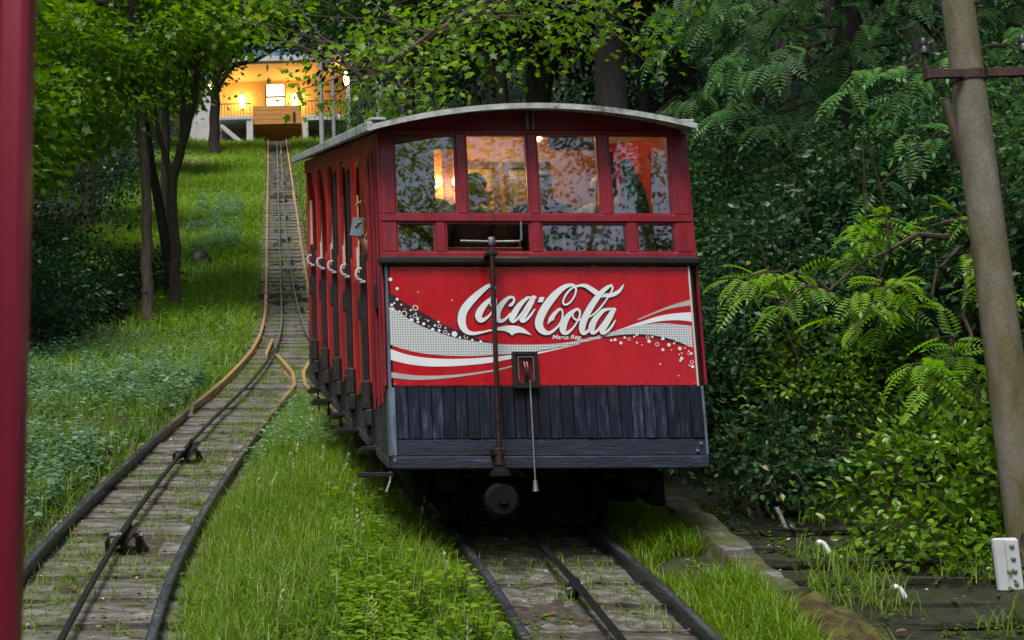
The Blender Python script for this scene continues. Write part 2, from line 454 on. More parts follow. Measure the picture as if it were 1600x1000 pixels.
M['phone'] = surf('blue_grey_phone', [(0.3, (0.06, 0.09, 0.13)), (0.7, (0.09, 0.13, 0.18))], 6, 0.35)
M['frame_red'] = surf('near_crimson_paint', [(0.3, (0.34, 0.018, 0.05)), (0.7, (0.42, 0.03, 0.07))], 8, 0.4)
M['frame_blue'] = surf('near_dark_blue_paint', [(0.3, (0.05, 0.05, 0.13)), (0.7, (0.07, 0.07, 0.18))], 8, 0.5)

# sign halftone: grey dots printed on white, a flat print
def dotted_mat():
    mt, nt, out = new_mat('halftone_print')
    p = nt.nodes.new('ShaderNodeBsdfPrincipled'); p.inputs['Roughness'].default_value = 0.35
    tc = nt.nodes.new('ShaderNodeTexCoord')
    mp = nt.nodes.new('ShaderNodeMapping'); mp.inputs['Scale'].default_value = (62, 1, 62)
    nt.links.new(tc.outputs['Object'], mp.inputs['Vector'])
    sp = nt.nodes.new('ShaderNodeSeparateXYZ'); nt.links.new(mp.outputs['Vector'], sp.inputs['Vector'])
    def tri(sock):
        a = nt.nodes.new('ShaderNodeMath'); a.operation = 'FRACT'; nt.links.new(sock, a.inputs[0])
        b = nt.nodes.new('ShaderNodeMath'); b.operation = 'SUBTRACT'; nt.links.new(a.outputs[0], b.inputs[0]); b.inputs[1].default_value = 0.5
        c = nt.nodes.new('ShaderNodeMath'); c.operation = 'POWER'; nt.links.new(b.outputs[0], c.inputs[0]); c.inputs[1].default_value = 2
        return c.outputs[0]
    s = nt.nodes.new('ShaderNodeMath'); s.operation = 'ADD'
    nt.links.new(tri(sp.outputs['X']), s.inputs[0]); nt.links.new(tri(sp.outputs['Z']), s.inputs[1])
    r = ramp(nt, [(0.06, (0.74, 0.77, 0.78)), (0.14, (0.33, 0.36, 0.38))], s.outputs[0])
    nt.links.new(r.outputs['Color'], p.inputs['Base Color'])
    nt.links.new(p.outputs['BSDF'], out.inputs['Surface'])
    return mt
M['dotted'] = dotted_mat()

L = {}
L['grass'] = leaf_mat('grass_blades', (0.052, 0.12, 0.012), (0.205, 0.325, 0.032), (0.36, 0.40, 0.20), 0.4, 0.5)
L['slope'] = leaf_mat('brightened_slope_blades', (0.055, 0.13, 0.02), (0.26, 0.40, 0.06), (0.40, 0.44, 0.22), 0.45, 0.5)  # lighter copy of the grass colour, standing in for open sky light
L['grass_dull'] = leaf_mat('dull_grass_blades', (0.025, 0.06, 0.012), (0.085, 0.15, 0.022), (0.2, 0.2, 0.08), 0.35, 0.55)
L['weed'] = leaf_mat('bright_weed', (0.05, 0.13, 0.012), (0.20, 0.34, 0.02), None, 0.4, 0.45)
L['nettle'] = leaf_mat('blue_green_nettle', (0.06, 0.15, 0.08), (0.22, 0.36, 0.20), None, 0.3, 0.6)
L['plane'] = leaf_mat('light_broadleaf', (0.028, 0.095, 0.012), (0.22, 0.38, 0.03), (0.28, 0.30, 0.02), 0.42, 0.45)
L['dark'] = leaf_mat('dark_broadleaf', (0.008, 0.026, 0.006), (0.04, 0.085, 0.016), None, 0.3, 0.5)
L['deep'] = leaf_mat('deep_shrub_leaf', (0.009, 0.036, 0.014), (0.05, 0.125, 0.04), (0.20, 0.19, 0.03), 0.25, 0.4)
L['locust'] = leaf_mat('feathery_locust', (0.035, 0.115, 0.035), (0.15, 0.31, 0.085), (0.26, 0.24, 0.02), 0.38, 0.5)
L['locust_blue'] = leaf_mat('bluish_locust', (0.025, 0.09, 0.06), (0.09, 0.20, 0.13), None, 0.32, 0.5)
L['locust_bright'] = leaf_mat('bright_locust', (0.07, 0.19, 0.02), (0.24, 0.44, 0.035), None, 0.42, 0.45)
L['laurel'] = leaf_mat('glossy_laurel', (0.03, 0.09, 0.010), (0.20, 0.36, 0.02), (0.24, 0.34, 0.02), 0.3, 0.3, 0.45)
L['dead'] = leaf_mat('fallen_leaf', (0.12, 0.05, 0.03), (0.3, 0.16, 0.08), None, 0.2, 0.7)
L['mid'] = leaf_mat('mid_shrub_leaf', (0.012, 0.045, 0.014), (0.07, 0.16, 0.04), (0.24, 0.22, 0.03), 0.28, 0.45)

# ------------------------------------------------------------------ the lie of the land
CXL = 0.29                                   # centre line of the railway
GAUGE = 0.475                                # half gauge
def prof(y):
    y = np.asarray(y, float)
    k0, k1, a, b = .30, .445, 22., 32.
    t = np.clip((y-a)/(b-a), 0, 1)
    z = k0*np.minimum(y, a)+(k0*t+(k1-k0)*t*t/2)*(b-a)+k1*np.maximum(np.minimum(y, 130.)-b, 0)
    return z
def pz(y): return float(prof(y))
_BY = np.array([-60, 5.0, 6.8, 8.0, 9.77, 11.2, 12.6, 13.64, 15.2, 16, 18, 19.1, 21, 24.3, 200])
_BA = np.array([1.44, 1.44, 1.44, 1.43, 1.28, 1.11, .95, .80, .57, .46, .25, .155, .065, 0, 0])
def branch(y):
    """half distance between the two tracks of the passing loop (smoothed)"""
    y = np.asarray(y, float)
    return (np.interp(y-.7, _BY, _BA)+np.interp(y, _BY, _BA)*2+np.interp(y+.7, _BY, _BA))/4
def sstep(x, a, b):
    t = np.clip((np.asarray(x, float)-a)/(b-a), 0, 1)
    return t*t*(3-2*t)
def wav(x, y, s, seed=0):
    """smooth value noise from a few sines, -1..1"""
    r = np.random.default_rng(seed)
    o = 0
    for i in range(6):
        a = r.uniform(0, 6.28); f = s*(0.6+0.35*i); ph = r.uniform(0, 6.28)
        o = o+np.sin(f*(x*np.cos(a)+y*np.sin(a))+ph+1.3*np.sin(f*.7*(x*np.sin(a)-y*np.cos(a))+ph*2))
    return o/6
def gz(x, y):
    x = np.asarray(x, float); y = np.asarray(y, float)
    z = prof(y)
    a = branch(y)
    d = np.minimum(np.abs(x-CXL-a), np.abs(x-CXL+a))
    bed = 1-sstep(d, .62, .85)
    z = z-.13*bed-.05*(1-bed)
    z = z+(1-bed)*.05*wav(x, y, 1.6, 3)
    mound = np.exp(-((x-CXL)/.45)**2)*(1-sstep(y, 11, 15))*.10
    z = z+mound*(1-bed)
    l = np.maximum(0, -x-3.2)
    z = z+.12*np.minimum(l, 14)+.25*np.maximum(0, np.minimum(l, 40)-14)
    x0 = 5.1-1.5*sstep(y, 7.6, 10.0)
    r = np.maximum(0, x-x0)
    z = z+.62*np.minimum(r, 2.6)+.30*np.maximum(np.minimum(r, 60)-2.6, 0)
    z = z+.25*wav(x, y, .35, 5)*sstep(np.abs(x-CXL), 5, 9)
    # ditch with the steps, right of the wall
    z = z-.10*(sstep(x, 2.95, 3.1)*(1-sstep(x, 4.0, 4.4)))*(1-sstep(y, 9.0, 10.0))
    # level ground for the station
    st = sstep(y, 65.2, 66.0)*(1-sstep(y, 80, 86))*(1-sstep(np.abs(x-.3), 6.5, 9))
    z = z*(1-st)+24.4*st
    return z

def grid_axis(parts):
    return np.concatenate([np.linspace(a, b, n, endpoint=False) for a, b, n in parts]+[[parts[-1][1]]])
gx = grid_axis([(-260, -40, 22), (-40, -9, 34), (-9, -3, 24), (-3, 5, 110), (5, 12, 34), (12, 50, 38), (50, 260, 20)])
gy = grid_axis([(-240, -30, 22), (-30, 3, 40), (3, 24, 170), (24, 70, 110), (70, 130, 50), (130, 320, 20)])
GX, GY = np.meshgrid(gx, gy)
GZ = gz(GX, GY)
nx, ny = len(gx), len(gy)
ii = (np.arange(ny-1)[:, None]*nx+np.arange(nx-1)[None]).ravel()
def ground_mat():
    mt, nt, out = new_mat('woodland_soil')
    p = nt.nodes.new('ShaderNodeBsdfPrincipled'); p.inputs['Roughness'].default_value = 0.95
    n = noise(nt, 1.1, 8, .65)
    n2 = noise(nt, 9, 8, .7)
    r1 = ramp(nt, [(0.35, (0.012, 0.010, 0.005)), (0.55, (0.022, 0.027, 0.008)), (0.7, (0.04, 0.06, 0.012))], n.outputs['Fac'])
    r2 = ramp(nt, [(0.3, (0.35, 0.3, 0.25)), (0.7, (1.3, 1.3, 1.2))], n2.outputs['Fac'])
    mx = nt.nodes.new('ShaderNodeMix'); mx.data_type = 'RGBA'; mx.blend_type = 'MULTIPLY'; mx.inputs['Factor'].default_value = 1
    nt.links.new(r1.outputs['Color'], mx.inputs['A']); nt.links.new(r2.outputs['Color'], mx.inputs['B'])
    nt.links.new(mx.outputs['Result'], p.inputs['Base Color'])
    b = nt.nodes.new('ShaderNodeBump'); b.inputs['Strength'].default_value = .8; b.inputs['Distance'].default_value = .04
    nt.links.new(n2.outputs['Fac'], b.inputs['Height']); nt.links.new(b.outputs['Normal'], p.inputs['Normal'])
    nt.links.new(p.outputs['BSDF'], out.inputs['Surface'])
    return mt
M['ground'] = ground_mat()
ground = link('ground', np_mesh('ground', np.stack([GX.ravel(), GY.ravel(), GZ.ravel()], 1),
              np.stack([ii, ii+1, ii+nx+1, ii+nx], 1), M['ground'], smooth=True))
tag(ground, 'wooded slope of soil and moss under the railway', kind='structure')

# ------------------------------------------------------------------ railway: bed, rails, slabs
def sweep_rail(ys, xs, half=.027, depth=.125, dz=0.0):
    """a rail with head, web and foot along x(y) on the slope"""
    sec = [(-half, 0), (half, 0), (half, -.032), (.010, -.042), (.010, -.100), (.050, -.112), (.050, -depth), (-.050, -depth), (-.050, -.112), (-.010, -.100), (-.010, -.042), (-half, -.032)]
    n = len(sec); V = []; F = []
    for y, x in zip(ys, xs):
        z = pz(y)+dz
        V += [(x+p[0], y, z+p[1]) for p in sec]
    for i in range(len(ys)-1):
        F += [(i*n+k, (i+1)*n+k, (i+1)*n+(k+1) % n, i*n+(k+1) % n) for k in range(n)]
    b = MB().add(V, F+[tuple(range(n)), tuple((len(ys)-1)*n+k for k in range(n))[::-1]])
    return b

bed_y = np.concatenate([np.arange(-25, 26, .5), np.arange(26, 66.1, 2)])
def bed_strip(side):
    vs = []; fs = []
    ncol = 7
    for y in bed_y:
        c = CXL+side*float(branch(y))
        for q in range(ncol):
            x = c+(q/(ncol-1)-.5)*1.5
            vs.append((x, y, pz(y)-.106-.02*abs(q-3)/3+.006*math.sin(7*x+3*y)))
    for i in range(len(bed_y)-1):
        for q in range(ncol-1):
            a = i*ncol+q
            fs.append((a, a+1, a+ncol+1, a+ncol))
    return MB().add(vs, fs)
M['ballast'] = surf('dirty_track_bed', [(0.3, (0.022, 0.018, 0.012)), (0.55, (0.06, 0.05, 0.036)), (0.75, (0.14, 0.125, 0.10))], 14, 0.95, 0.9, 60)

slab_meshes = []
for k in range(6):
    r = random.Random(k)
    b = MB()
    nseg = 5
    tops = []
    for i in range(nseg+1):
        x = -.5+i/nseg
        tops.append((x+r.uniform(-.01, .01), -.5+r.uniform(0, .05), r.uniform(-.010, .006)))
    for i in range(nseg+1):
        x = -.5+i/nseg
        tops.append((x+r.uniform(-.01, .01), .5-r.uniform(0, .05), r.uniform(-.010, .006)))
    n = nseg+1
    vs = tops+[(p[0]*1.02, p[1]*1.03, -.07) for p in tops]
    fs = [(i, i+1, n+i+1, n+i) for i in range(nseg)]
    fs += [(2*n+i, i*1+2*n+1-2*n+2*n if False else 2*n+i+1, i+1, i) for i in range(nseg)]
    fs += [(n+i, n+i+1, 3*n+i+1, 3*n+i) for i in range(nseg)]
    fs += [(2*n, 0, n, 3*n), (nseg, 2*n+nseg, 3*n+nseg, n+nseg)]
    b.add(vs, fs)
    slab_meshes.append(b.mesh('concrete_slab', M['slab']))

def add_slabs(parent, side, y0, y1, pitch, halves=False, skip=0.0, wid=1.22):
    y = y0; k = 0
    rr = random.Random(11+side)
    while y < y1:
        c = CXL+side*float(branch(y))
        slope = math.atan2(pz(y+.1)-pz(y-.1), .2)
        for h in ((-1, 1) if halves else (0,)):
            if rr.random() < skip: continue
            w = wid/2-.03 if halves else wid
            o = link('concrete_slab', slab_meshes[rr.randrange(6)], parent,
                     (c+h*(wid/4)+rr.uniform(-.015, .015), y+rr.uniform(-.01, .01), pz(y)-.095+rr.uniform(-.012, .01)),
                     (slope+rr.uniform(-.01, .01), rr.uniform(-.012, .012), rr.uniform(-.02, .02)),
                     (w, pitch*(.87+rr.uniform(-.05, .04)), 1))
        y += pitch; k += 1

beds = {}
for side, nm, lab in ((-1, 'track', 'left curving railway track with greasy cable and slabs'), (1, 'track', 'right railway track running under the red car')):
    t = bed_strip(side).build(nm, M['ballast'], smooth=True)
    tag(t, lab, kind='structure')
    beds[side] = t
lt, rtk = beds[-1], beds[1]
for side, t in beds.items():
    def outx(y): return CXL+side*(float(branch(y))+GAUGE)
    def inx(y): return CXL+side*max(float(branch(y))-GAUGE, .065)
    ya = np.arange(-25, 14.01, .4)
    def head(ys, fx, par):
        bh = MB()
        for y in ys: bh.v += [(fx(y)-.017, y, pz(y)+.0015), (fx(y)+.017, y, pz(y)+.0015)]
        bh.f = [(2*i, 2*i+1, 2*i+3, 2*i+2) for i in range(len(ys)-1)]
        bh.build('rail_head', M['polish'], par)
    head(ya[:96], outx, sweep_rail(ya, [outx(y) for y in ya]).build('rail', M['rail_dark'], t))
    yb = np.concatenate([np.arange(14.0, 30, .4), np.arange(30, 66.2, 1.5)])
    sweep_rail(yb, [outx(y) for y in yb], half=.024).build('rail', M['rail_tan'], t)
    yi = np.arange(-25, 13.01, .4)
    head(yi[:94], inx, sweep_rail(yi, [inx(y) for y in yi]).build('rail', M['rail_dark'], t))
    yf = np.concatenate([np.arange(13.0, 16.0, .25), [16.0, 16.25, 16.6, 17.3, 18.4]])
    xf = [inx(y) if y <= 15.9 else CXL+side*v for y, v in zip(yf, [0]*12+[.068, .065, .075, .15, .27])]
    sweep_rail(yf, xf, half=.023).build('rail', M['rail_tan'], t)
yg = np.arange(18.6, 20.7, .35)
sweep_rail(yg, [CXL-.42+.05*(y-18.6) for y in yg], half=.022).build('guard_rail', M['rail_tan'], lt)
add_slabs(lt, -1, 4.2, 21.5, .47, skip=.0)
add_slabs(rtk, 1, 4.4, 15.2, .42, halves=True, skip=.0)
add_slabs(lt, -1, 22.0, 46, .55, skip=.03)
b = MB()
for y in np.arange(46.3, 65.5, .75):
    z = pz(y)-.09
    b.box(CXL-.6, CXL+.6, y-.2, y+.2, z-.12, z, 0)
s_ = b.build('far_slabs', M['slab'], lt); s_['kind'] = 'stuff'

def cable(side, lab):
    if side < 0:
        pts = [(-24, -1.15), (5, -1.15), (7, -1.14), (8.9, -1.08), (10.3, -.97), (11.7, -.84), (13.4, -.63), (15.0, -.39), (17, -.17), (19.0, 0.0), (21, .08), (23.3, .13), (34.3, .17), (64.4, .27)]
    else:
        pts = [(-24, 1.73), (5, 1.73), (8, 1.72), (10, 1.60), (12, 1.33), (14, 1.05), (16, .83), (18, .68), (20.7, .53), (28, .44), (34.3, .36), (64.4, .46)]
    ys = np.concatenate([np.arange(-24, 26, .5), np.arange(26, 64.4, 2)])
    xs = np.interp(ys, [p[0] for p in pts], [p[1] for p in pts])
    xs = np.convolve(np.pad(xs, 2, 'edge'), [.1, .2, .4, .2, .1], 'valid')
    path = [(x, y, pz(y)+.0) for x, y in zip(xs, ys)]
    k = int(np.argmax(ys > 18.9))
    t = MB().tube(path[:k+1], .021, 6).build('haul_cable', M['cable_dark'], smooth=True)
    MB().tube(path[k:], .020, 6).build('upper_cable', M['cable'], t, smooth=True)
    tag(t, lab, 'cable', 'haul cables between the rails')
    return xs, ys
xs_l, ys_l = cable(-1, 'steel haul cable running down the left track over two tilted pulleys')
xs_r, ys_r = cable(1, 'steel haul cable running down beneath the red railway car')

def make_pulley():
    t = thing('cable_pulley', '', 'pulley')
    w = MB()
    w.lathe([(.03, -.035), (.125, -.035), (.125, -.022), (.085, -.006), (.085, .006), (.125, .022), (.125, .035), (.03, .035)], (0, 0, 0), 'x', 18)
    wo_ = w.build('wheel', M['iron'], t, loc=(.05, 0, .02), rot=(0, R(34), R(4)), smooth=True)
    f = MB().cbox(-.10, -.08, -.06, .06, -.10, .0).cbox(.13, .15, -.06, .06, -.10, .03).cbox(-.10, .20, -.13, .13, -.125, -.10)
    f.prism([(.15, -.10), (.15, .03), (.22, -.10)], 'y', -.015, .015)
    f.build('bracket', M['iron'], t)
    MB().lathe([(.02, -.12), (.02, .13)], (.05, 0, .02), 'x', 8).build('axle', M['steel'], t)
    return t
pul = make_pulley()
def copy_thing(src, label, loc, rot=None, scale=None, group=None):
    r = src.copy(); COL.objects.link(r)
    r.location = loc
    if rot is not None: r.rotation_euler = rot
    if scale is not None: r.scale = scale
    r['label'] = label
    if group: r['group'] = group
    for ch in src.children:
        c = ch.copy(); COL.objects.link(c); c.parent = r
        for g in ch.children:
            d = g.copy(); COL.objects.link(d); d.parent = c
    return r
PG = 'cable pulleys along the tracks'
spots = [(8.75, -1, 'dark tilted cable pulley nearest the viewer on the left track'), (11.55, -1, 'dark tilted cable pulley halfway up the curve of the left track')]
for i, (y, sd, lab) in enumerate(spots):
    x = float(np.interp(y, ys_l, xs_l))
    rot = (math.atan(.3), 0, R(-4))
    if i == 0:
        pul.location = (x, y, pz(y)-.01); pul.rotation_euler = rot; pul['label'] = lab; pul['group'] = PG; pul.scale = (.92, .92, .92)
    else:
        copy_thing(pul, lab, (x, y, pz(y)-.01), rot, (.92,)*3, PG)
for i, y in enumerate((25.0, 28.4, 31.8, 35.2, 39.0, 43.0, 47.5, 52.5, 58.0)):
    for sd, (xs, ys) in ((-1, (xs_l, ys_l)), (1, (xs_r, ys_r))):
        x = float(np.interp(y, ys, xs))
        copy_thing(pul, 'small dark cable pulley under the paired cables of the upper track', (x+.02*sd, y, pz(y)-.05), (math.atan(.4), 0, 0), (.55, .8, .6), 'upper cable pulleys')
y = 7.75
o = copy_thing(pul, 'small worn cable pulley between the slabs before the red car', (1.71, 7.75, pz(7.75)-.06), (math.atan(.3), R(-20), 0), (.4, .5, .5), PG)

# ------------------------------------------------------------------ the red car
SL = .285
CAR_TH = R(5.0)
car = thing('funicular_car', 'red funicular car with white script advertising panel on its front', 'funicular car', (1.73, 8.2, pz(8.2)), CAR_TH)

def roof_z(u): return 2.93-.135*(u/1.03)**2
# front window wall: rails and stiles butt together
f = MB()
V0, V1 = 0.0, .055
def fb(u0, u1, z0, z1, v0=V0, v1=V1, c=.006): f.cbox(u0, u1, v0, v1, z0, z1, c)
fb(-1.028, .922+.115, 2.768, 2.80, V0+.004, V1)                      # head
for (a, b_) in ((-1.028, -.930), (-.518, -.452), (-.039, .022), (.437, .506), (.918, 1.037)):
    fb(a, b_, 2.212, 2.768)
fb(-1.028, 1.037, 2.160, 2.212, V0-.004, V1)
for (a, b_) in ((-1.028, -.928), (-.671, -.608), (-.046, .025), (.595, .659), (.918, 1.037)):
    fb(a, b_, 1.955, 2.160)
fb(-1.028, 1.037, 1.900, 1.955, V0-.004, V1)
f.build('window_frame', M['red'], car)
# thin bead round every pane, then the pane
def pane(u0, u1, z0, z1, glass=True, vt=.030):
    b = MB()
    w = .012
    for q in ((u0, u0+w, z0, z1), (u1-w, u1, z0, z1), (u0+w, u1-w, z0, z0+w), (u0+w, u1-w, z1-w, z1)):
        b.box(q[0], q[1], .012, .028, q[2], q[3])
    o = b.build('window_bead', M['red'], car)
    if glass:
        MB().box(u0+.002, u1-.002, vt, vt+.004, z0+.002, z1-.002).build('pane', M['glass'], o)
    return o
for (a, b_) in ((-.930, -.518), (-.452, -.039), (.022, .437), (.506, .918)): pane(a, b_, 2.212, 2.768)
for i, (a, b_) in enumerate(((-.928, -.671), (-.608, -.046), (.025, .595), (.659, .918))): pane(a, b_, 1.955, 2.160, i != 1)
# arched head board under the roof
pts = [(-1.028, 2.80), (1.037, 2.80)]+[(u, roof_z(u)-.004) for u in np.linspace(1.037, -1.028, 17)]
MB().prism(pts, 'y', .0, .03).build('head_board', M['red'], car)
b = MB()
for u in (-.034, .006): b.cbox(u-.008, u+.008, -.02, -.002, 2.79, 2.915, .003)
b.build('roof_bracket', M['steel'], car)
# corner posts
for s, nm in ((-1, ''), (1, '')):
    b = MB().cbox(s*1.033-.008, s*1.033+.008, .0, .07, 1.075, 2.79, .004)
    b.build('corner_post', M['red'], car)
# roof
b = MB()
us = np.linspace(-1.10, 1.015, 25)
for j, v in enumerate((-.19, 4.55)):
    for u in us: b.v.append((u, v, roof_z(u)+SL*v))
    for u in us: b.v.append((u, v, roof_z(u)+.030+SL*v))
n = len(us)
for i in range(n-1):
    b.f += [(i, i+1, 2*n+i+1, 2*n+i), (n+i+1, n+i, 3*n+i, 3*n+i+1), (i+1, i, n+i, n+i+1), (2*n+i, 2*n+i+1, 3*n+i+1, 3*n+i)]
b.f += [(0, 2*n, 3*n, n), (n-1, 2*n-1, 4*n-1, 3*n-1)]
roof = b.build('roof', M['roof'], car, smooth=False)
b = MB()                                                          # lip along the front edge and flashing at the corner
for j, v in enumerate((-.202, -.182)):
    for u in us: b.v.append((u*1.004, v, roof_z(u)-.003+SL*v))
    for u in us: b.v.append((u*1.004, v, roof_z(u)+.034+SL*v))
for i in range(n-1):
    b.f += [(i, i+1, 2*n+i+1, 2*n+i), (n+i+1, n+i, 3*n+i, 3*n+i+1), (i+1, i, n+i, n+i+1), (2*n+i, 2*n+i+1, 3*n+i+1, 3*n+i)]
b.f += [(0, 2*n, 3*n, n), (n-1, 2*n-1, 4*n-1, 3*n-1)]
b.build('roof_lip', M['roof'], roof)
b = MB()
for s in (-1, 1):
    q = 1.115 if s < 0 else 1.02
    b.cbox(s*q-.02, s*q+.02, -.19, 4.55, 2.765+(.006 if s > 0 else 0), 2.83, .005, SL)
    b.cbox(s*(q-.055)-.05, s*(q-.055)+.05, -.195, .05, 2.84, 2.858, .004, SL)
b.build('gutter', M['roof'], roof)
# waist band, body boards behind the panel, sign panel
MB().cbox(-1.063, 1.045, -.065, -.002, 1.858, 1.912, .014).build('waist_band', M['black'], car)
MB().box(-1.015, 1.0, -.004, .05, .56, 1.858).build('front_board', M['black'], car)
panel = MB().cbox(-.992, .965, -.028, -.008, 1.072, 1.852, .003).build('sign_panel', M['sign_red'], car)
b = MB()
for u in (-.982, -.42, .13, .60, .948):
    for z in (1.082, 1.842): b.lathe([(.006, 0), (.005, -.004), (.001, -.005)], (u, -.028, z), 'y', 6)
b.build('screw', M['steel'], panel)
MB().cbox(.960, .972, -.034, -.004, 1.068, 1.855, .002).build('edge_strip', M['cream'], panel)
MB().cbox(-1.022, -1.004, -.034, -.004, 1.02, 1.855, .003).build('edge_rod', M['corner'], car)

STROKES = [[(-0.3352,1.6701,0.0192),(-0.3249,1.6849,0.0183),(-0.3127,1.7039,0.015),(-0.3176,1.7217,0.0167),(-0.3373,1.7268,0.0217),(-0.3715,1.7102,0.0292),(-0.4321,1.6607,0.0417),(-0.4888,1.6046,0.05),(-0.5265,1.55,0.0525),(-0.5393,1.4976,0.0525),(-0.533,1.4537,0.0459),(-0.5097,1.4215,0.0333),(-0.4731,1.409,0.0229),(-0.4232,1.4148,0.0167),(-0.369,1.4257,0.0108),(-0.323,1.4349,0.0108)],[(-0.3331,1.6448,0.0167),(-0.3679,1.6144,0.0292),(-0.4075,1.5689,0.0417),(-0.4282,1.5269,0.0459),(-0.4193,1.4968,0.0354),(-0.39,1.5018,0.0229),(-0.3554,1.5311,0.0133),(-0.3284,1.5732,0.0125),(-0.3132,1.6111,0.0142),(-0.3188,1.6406,0.0167),(-0.3393,1.6464,0.0167)],[(-0.3515,1.611,0.0083),(-0.3423,1.5858,0.0092),(-0.3283,1.5765,0.0108),(-0.3114,1.5807,0.0125),(-0.2854,1.6026,0.0125)],[(-0.2211,1.5922,0.0192),(-0.2086,1.6006,0.0192),(-0.1951,1.6196,0.015),(-0.1941,1.6385,0.0142),(-0.2061,1.647,0.0167),(-0.2314,1.6406,0.0217),(-0.2642,1.6111,0.0313),(-0.2945,1.5711,0.0388),(-0.3089,1.5333,0.0442),(-0.3051,1.5018,0.0367),(-0.2829,1.4892,0.0225),(-0.253,1.506,0.0167),(-0.2223,1.5375,0.0125)],[(-0.1,1.645,0.015),(-0.1391,1.6154,0.0267),(-0.1738,1.5754,0.0358),(-0.201,1.5333,0.04),(-0.2151,1.5018,0.0358),(-0.2043,1.4859,0.0183),(-0.1785,1.5039,0.015),(-0.1431,1.5438,0.015),(-0.1117,1.5859,0.0108)],[(-0.0646,1.645,0.0292),(-0.0922,1.5986,0.0375),(-0.1241,1.548,0.0392),(-0.1493,1.506,0.0358),(-0.1441,1.4868,0.0192),(-0.1185,1.4998,0.0167),(-0.0876,1.5333,0.0146),(-0.062,1.567,0.0083)],[(-0.1126,1.6428,0.0125),(-0.0834,1.645,0.0133),(-0.0534,1.645,0.015)],[(0.0913,1.5683,0.0142),(0.1099,1.5658,0.0133),(0.1173,1.5439,0.0108),(0.1106,1.5019,0.0125),(0.0892,1.4641,0.0142),(0.0539,1.4298,0.0175),(0.0196,1.4118,0.0233),(-0.0131,1.4202,0.0396),(-0.0364,1.4474,0.05),(-0.0392,1.4851,0.0525),(-0.0188,1.5355,0.0525),(0.0179,1.5944,0.0509),(0.0628,1.6493,0.0475),(0.1072,1.6917,0.0375),(0.1463,1.7172,0.0292),(0.1847,1.7278,0.0192),(0.2072,1.7206,0.0158),(0.2138,1.6918,0.0125),(0.1986,1.6494,0.0117),(0.169,1.6114,0.0117),(0.1389,1.5966,0.0133),(0.124,1.6114,0.0125),(0.1356,1.6452,0.0125),(0.1608,1.6812,0.0125),(0.1918,1.7087,0.0125),(0.2218,1.7194,0.0142),(0.2472,1.7245,0.0183),(0.2805,1.7207,0.0275),(0.3127,1.7004,0.0325),(0.3506,1.6729,0.0358)],[(0.2036,1.5642,0.0183),(0.1643,1.5355,0.03),(0.1327,1.4956,0.04),(0.1142,1.4516,0.0459),(0.1154,1.4181,0.035),(0.1401,1.4139,0.0225),(0.175,1.4411,0.0133),(0.2068,1.483,0.0108),(0.2283,1.5271,0.0125),(0.2262,1.5587,0.0167),(0.208,1.5671,0.0167),(0.1858,1.5461,0.0125),(0.1831,1.5166,0.0108),(0.1995,1.4986,0.0125),(0.2244,1.4977,0.0125),(0.2457,1.5061,0.0108)],[(0.4507,1.7269,0.0125),(0.4225,1.7132,0.0225),(0.3781,1.6771,0.0308),(0.3327,1.6242,0.0383),(0.2913,1.5651,0.0417),(0.2573,1.504,0.0425),(0.2381,1.4516,0.0417),(0.2398,1.4139,0.0308),(0.265,1.4172,0.0208),(0.2959,1.4453,0.0167)],[(0.4465,1.7269,0.0125),(0.4549,1.709,0.0125),(0.4409,1.6772,0.0108),(0.4085,1.6306,0.0108),(0.3674,1.5799,0.0108),(0.3228,1.5377,0.0108),(0.2859,1.5146,0.0108)],[(0.3803,1.6475,0.0083),(0.402,1.6589,0.0225),(0.4313,1.659,0.0267),(0.4655,1.6687,0.0258),(0.4962,1.6879,0.0208),(0.5144,1.7091,0.0142),(0.5272,1.7295,0.0067)],[(0.4229,1.566,0.0133),(0.387,1.5609,0.0225),(0.3515,1.5293,0.0308),(0.3198,1.4914,0.0383),(0.3002,1.4474,0.0417),(0.303,1.4139,0.0267),(0.3298,1.4231,0.0175),(0.3634,1.4579,0.0167),(0.4,1.5062,0.0125)],[(0.452,1.5651,0.0292),(0.4192,1.5125,0.0392),(0.3843,1.46,0.0417),(0.3654,1.4264,0.035),(0.3725,1.4089,0.0192),(0.405,1.4264,0.0167),(0.4352,1.4608,0.0146),(0.4559,1.4944,0.0083)],[(0.4084,1.5685,0.0125),(0.4336,1.5702,0.0125),(0.4608,1.5652,0.015)]]
SOLIDS = [[(-0.3748,1.4328),(-0.3395,1.4357),(-0.2973,1.4516),(-0.2555,1.4591),(-0.214,1.4612),(-0.1728,1.4558),(-0.1404,1.4411),(-0.1166,1.4223),(-0.0911,1.3972),(-0.1095,1.4006),(-0.1339,1.4089),(-0.1668,1.414),(-0.1876,1.4119),(-0.2024,1.4065),(-0.2196,1.3952),(-0.2333,1.409),(-0.2493,1.419),(-0.2779,1.4265),(-0.3068,1.4286),(-0.34,1.4257),(-0.3753,1.4223)],[(-0.027,1.6471),(0.0064,1.6472),(-0.0081,1.6134),(-0.0414,1.6134)],[(0.0123,1.4641),(0.0254,1.5103),(0.0524,1.5439),(0.0786,1.565),(0.0998,1.57),(0.1013,1.5608),(0.0857,1.5439),(0.0678,1.5229),(0.0579,1.4977),(0.0408,1.4893),(0.0233,1.4746)]]
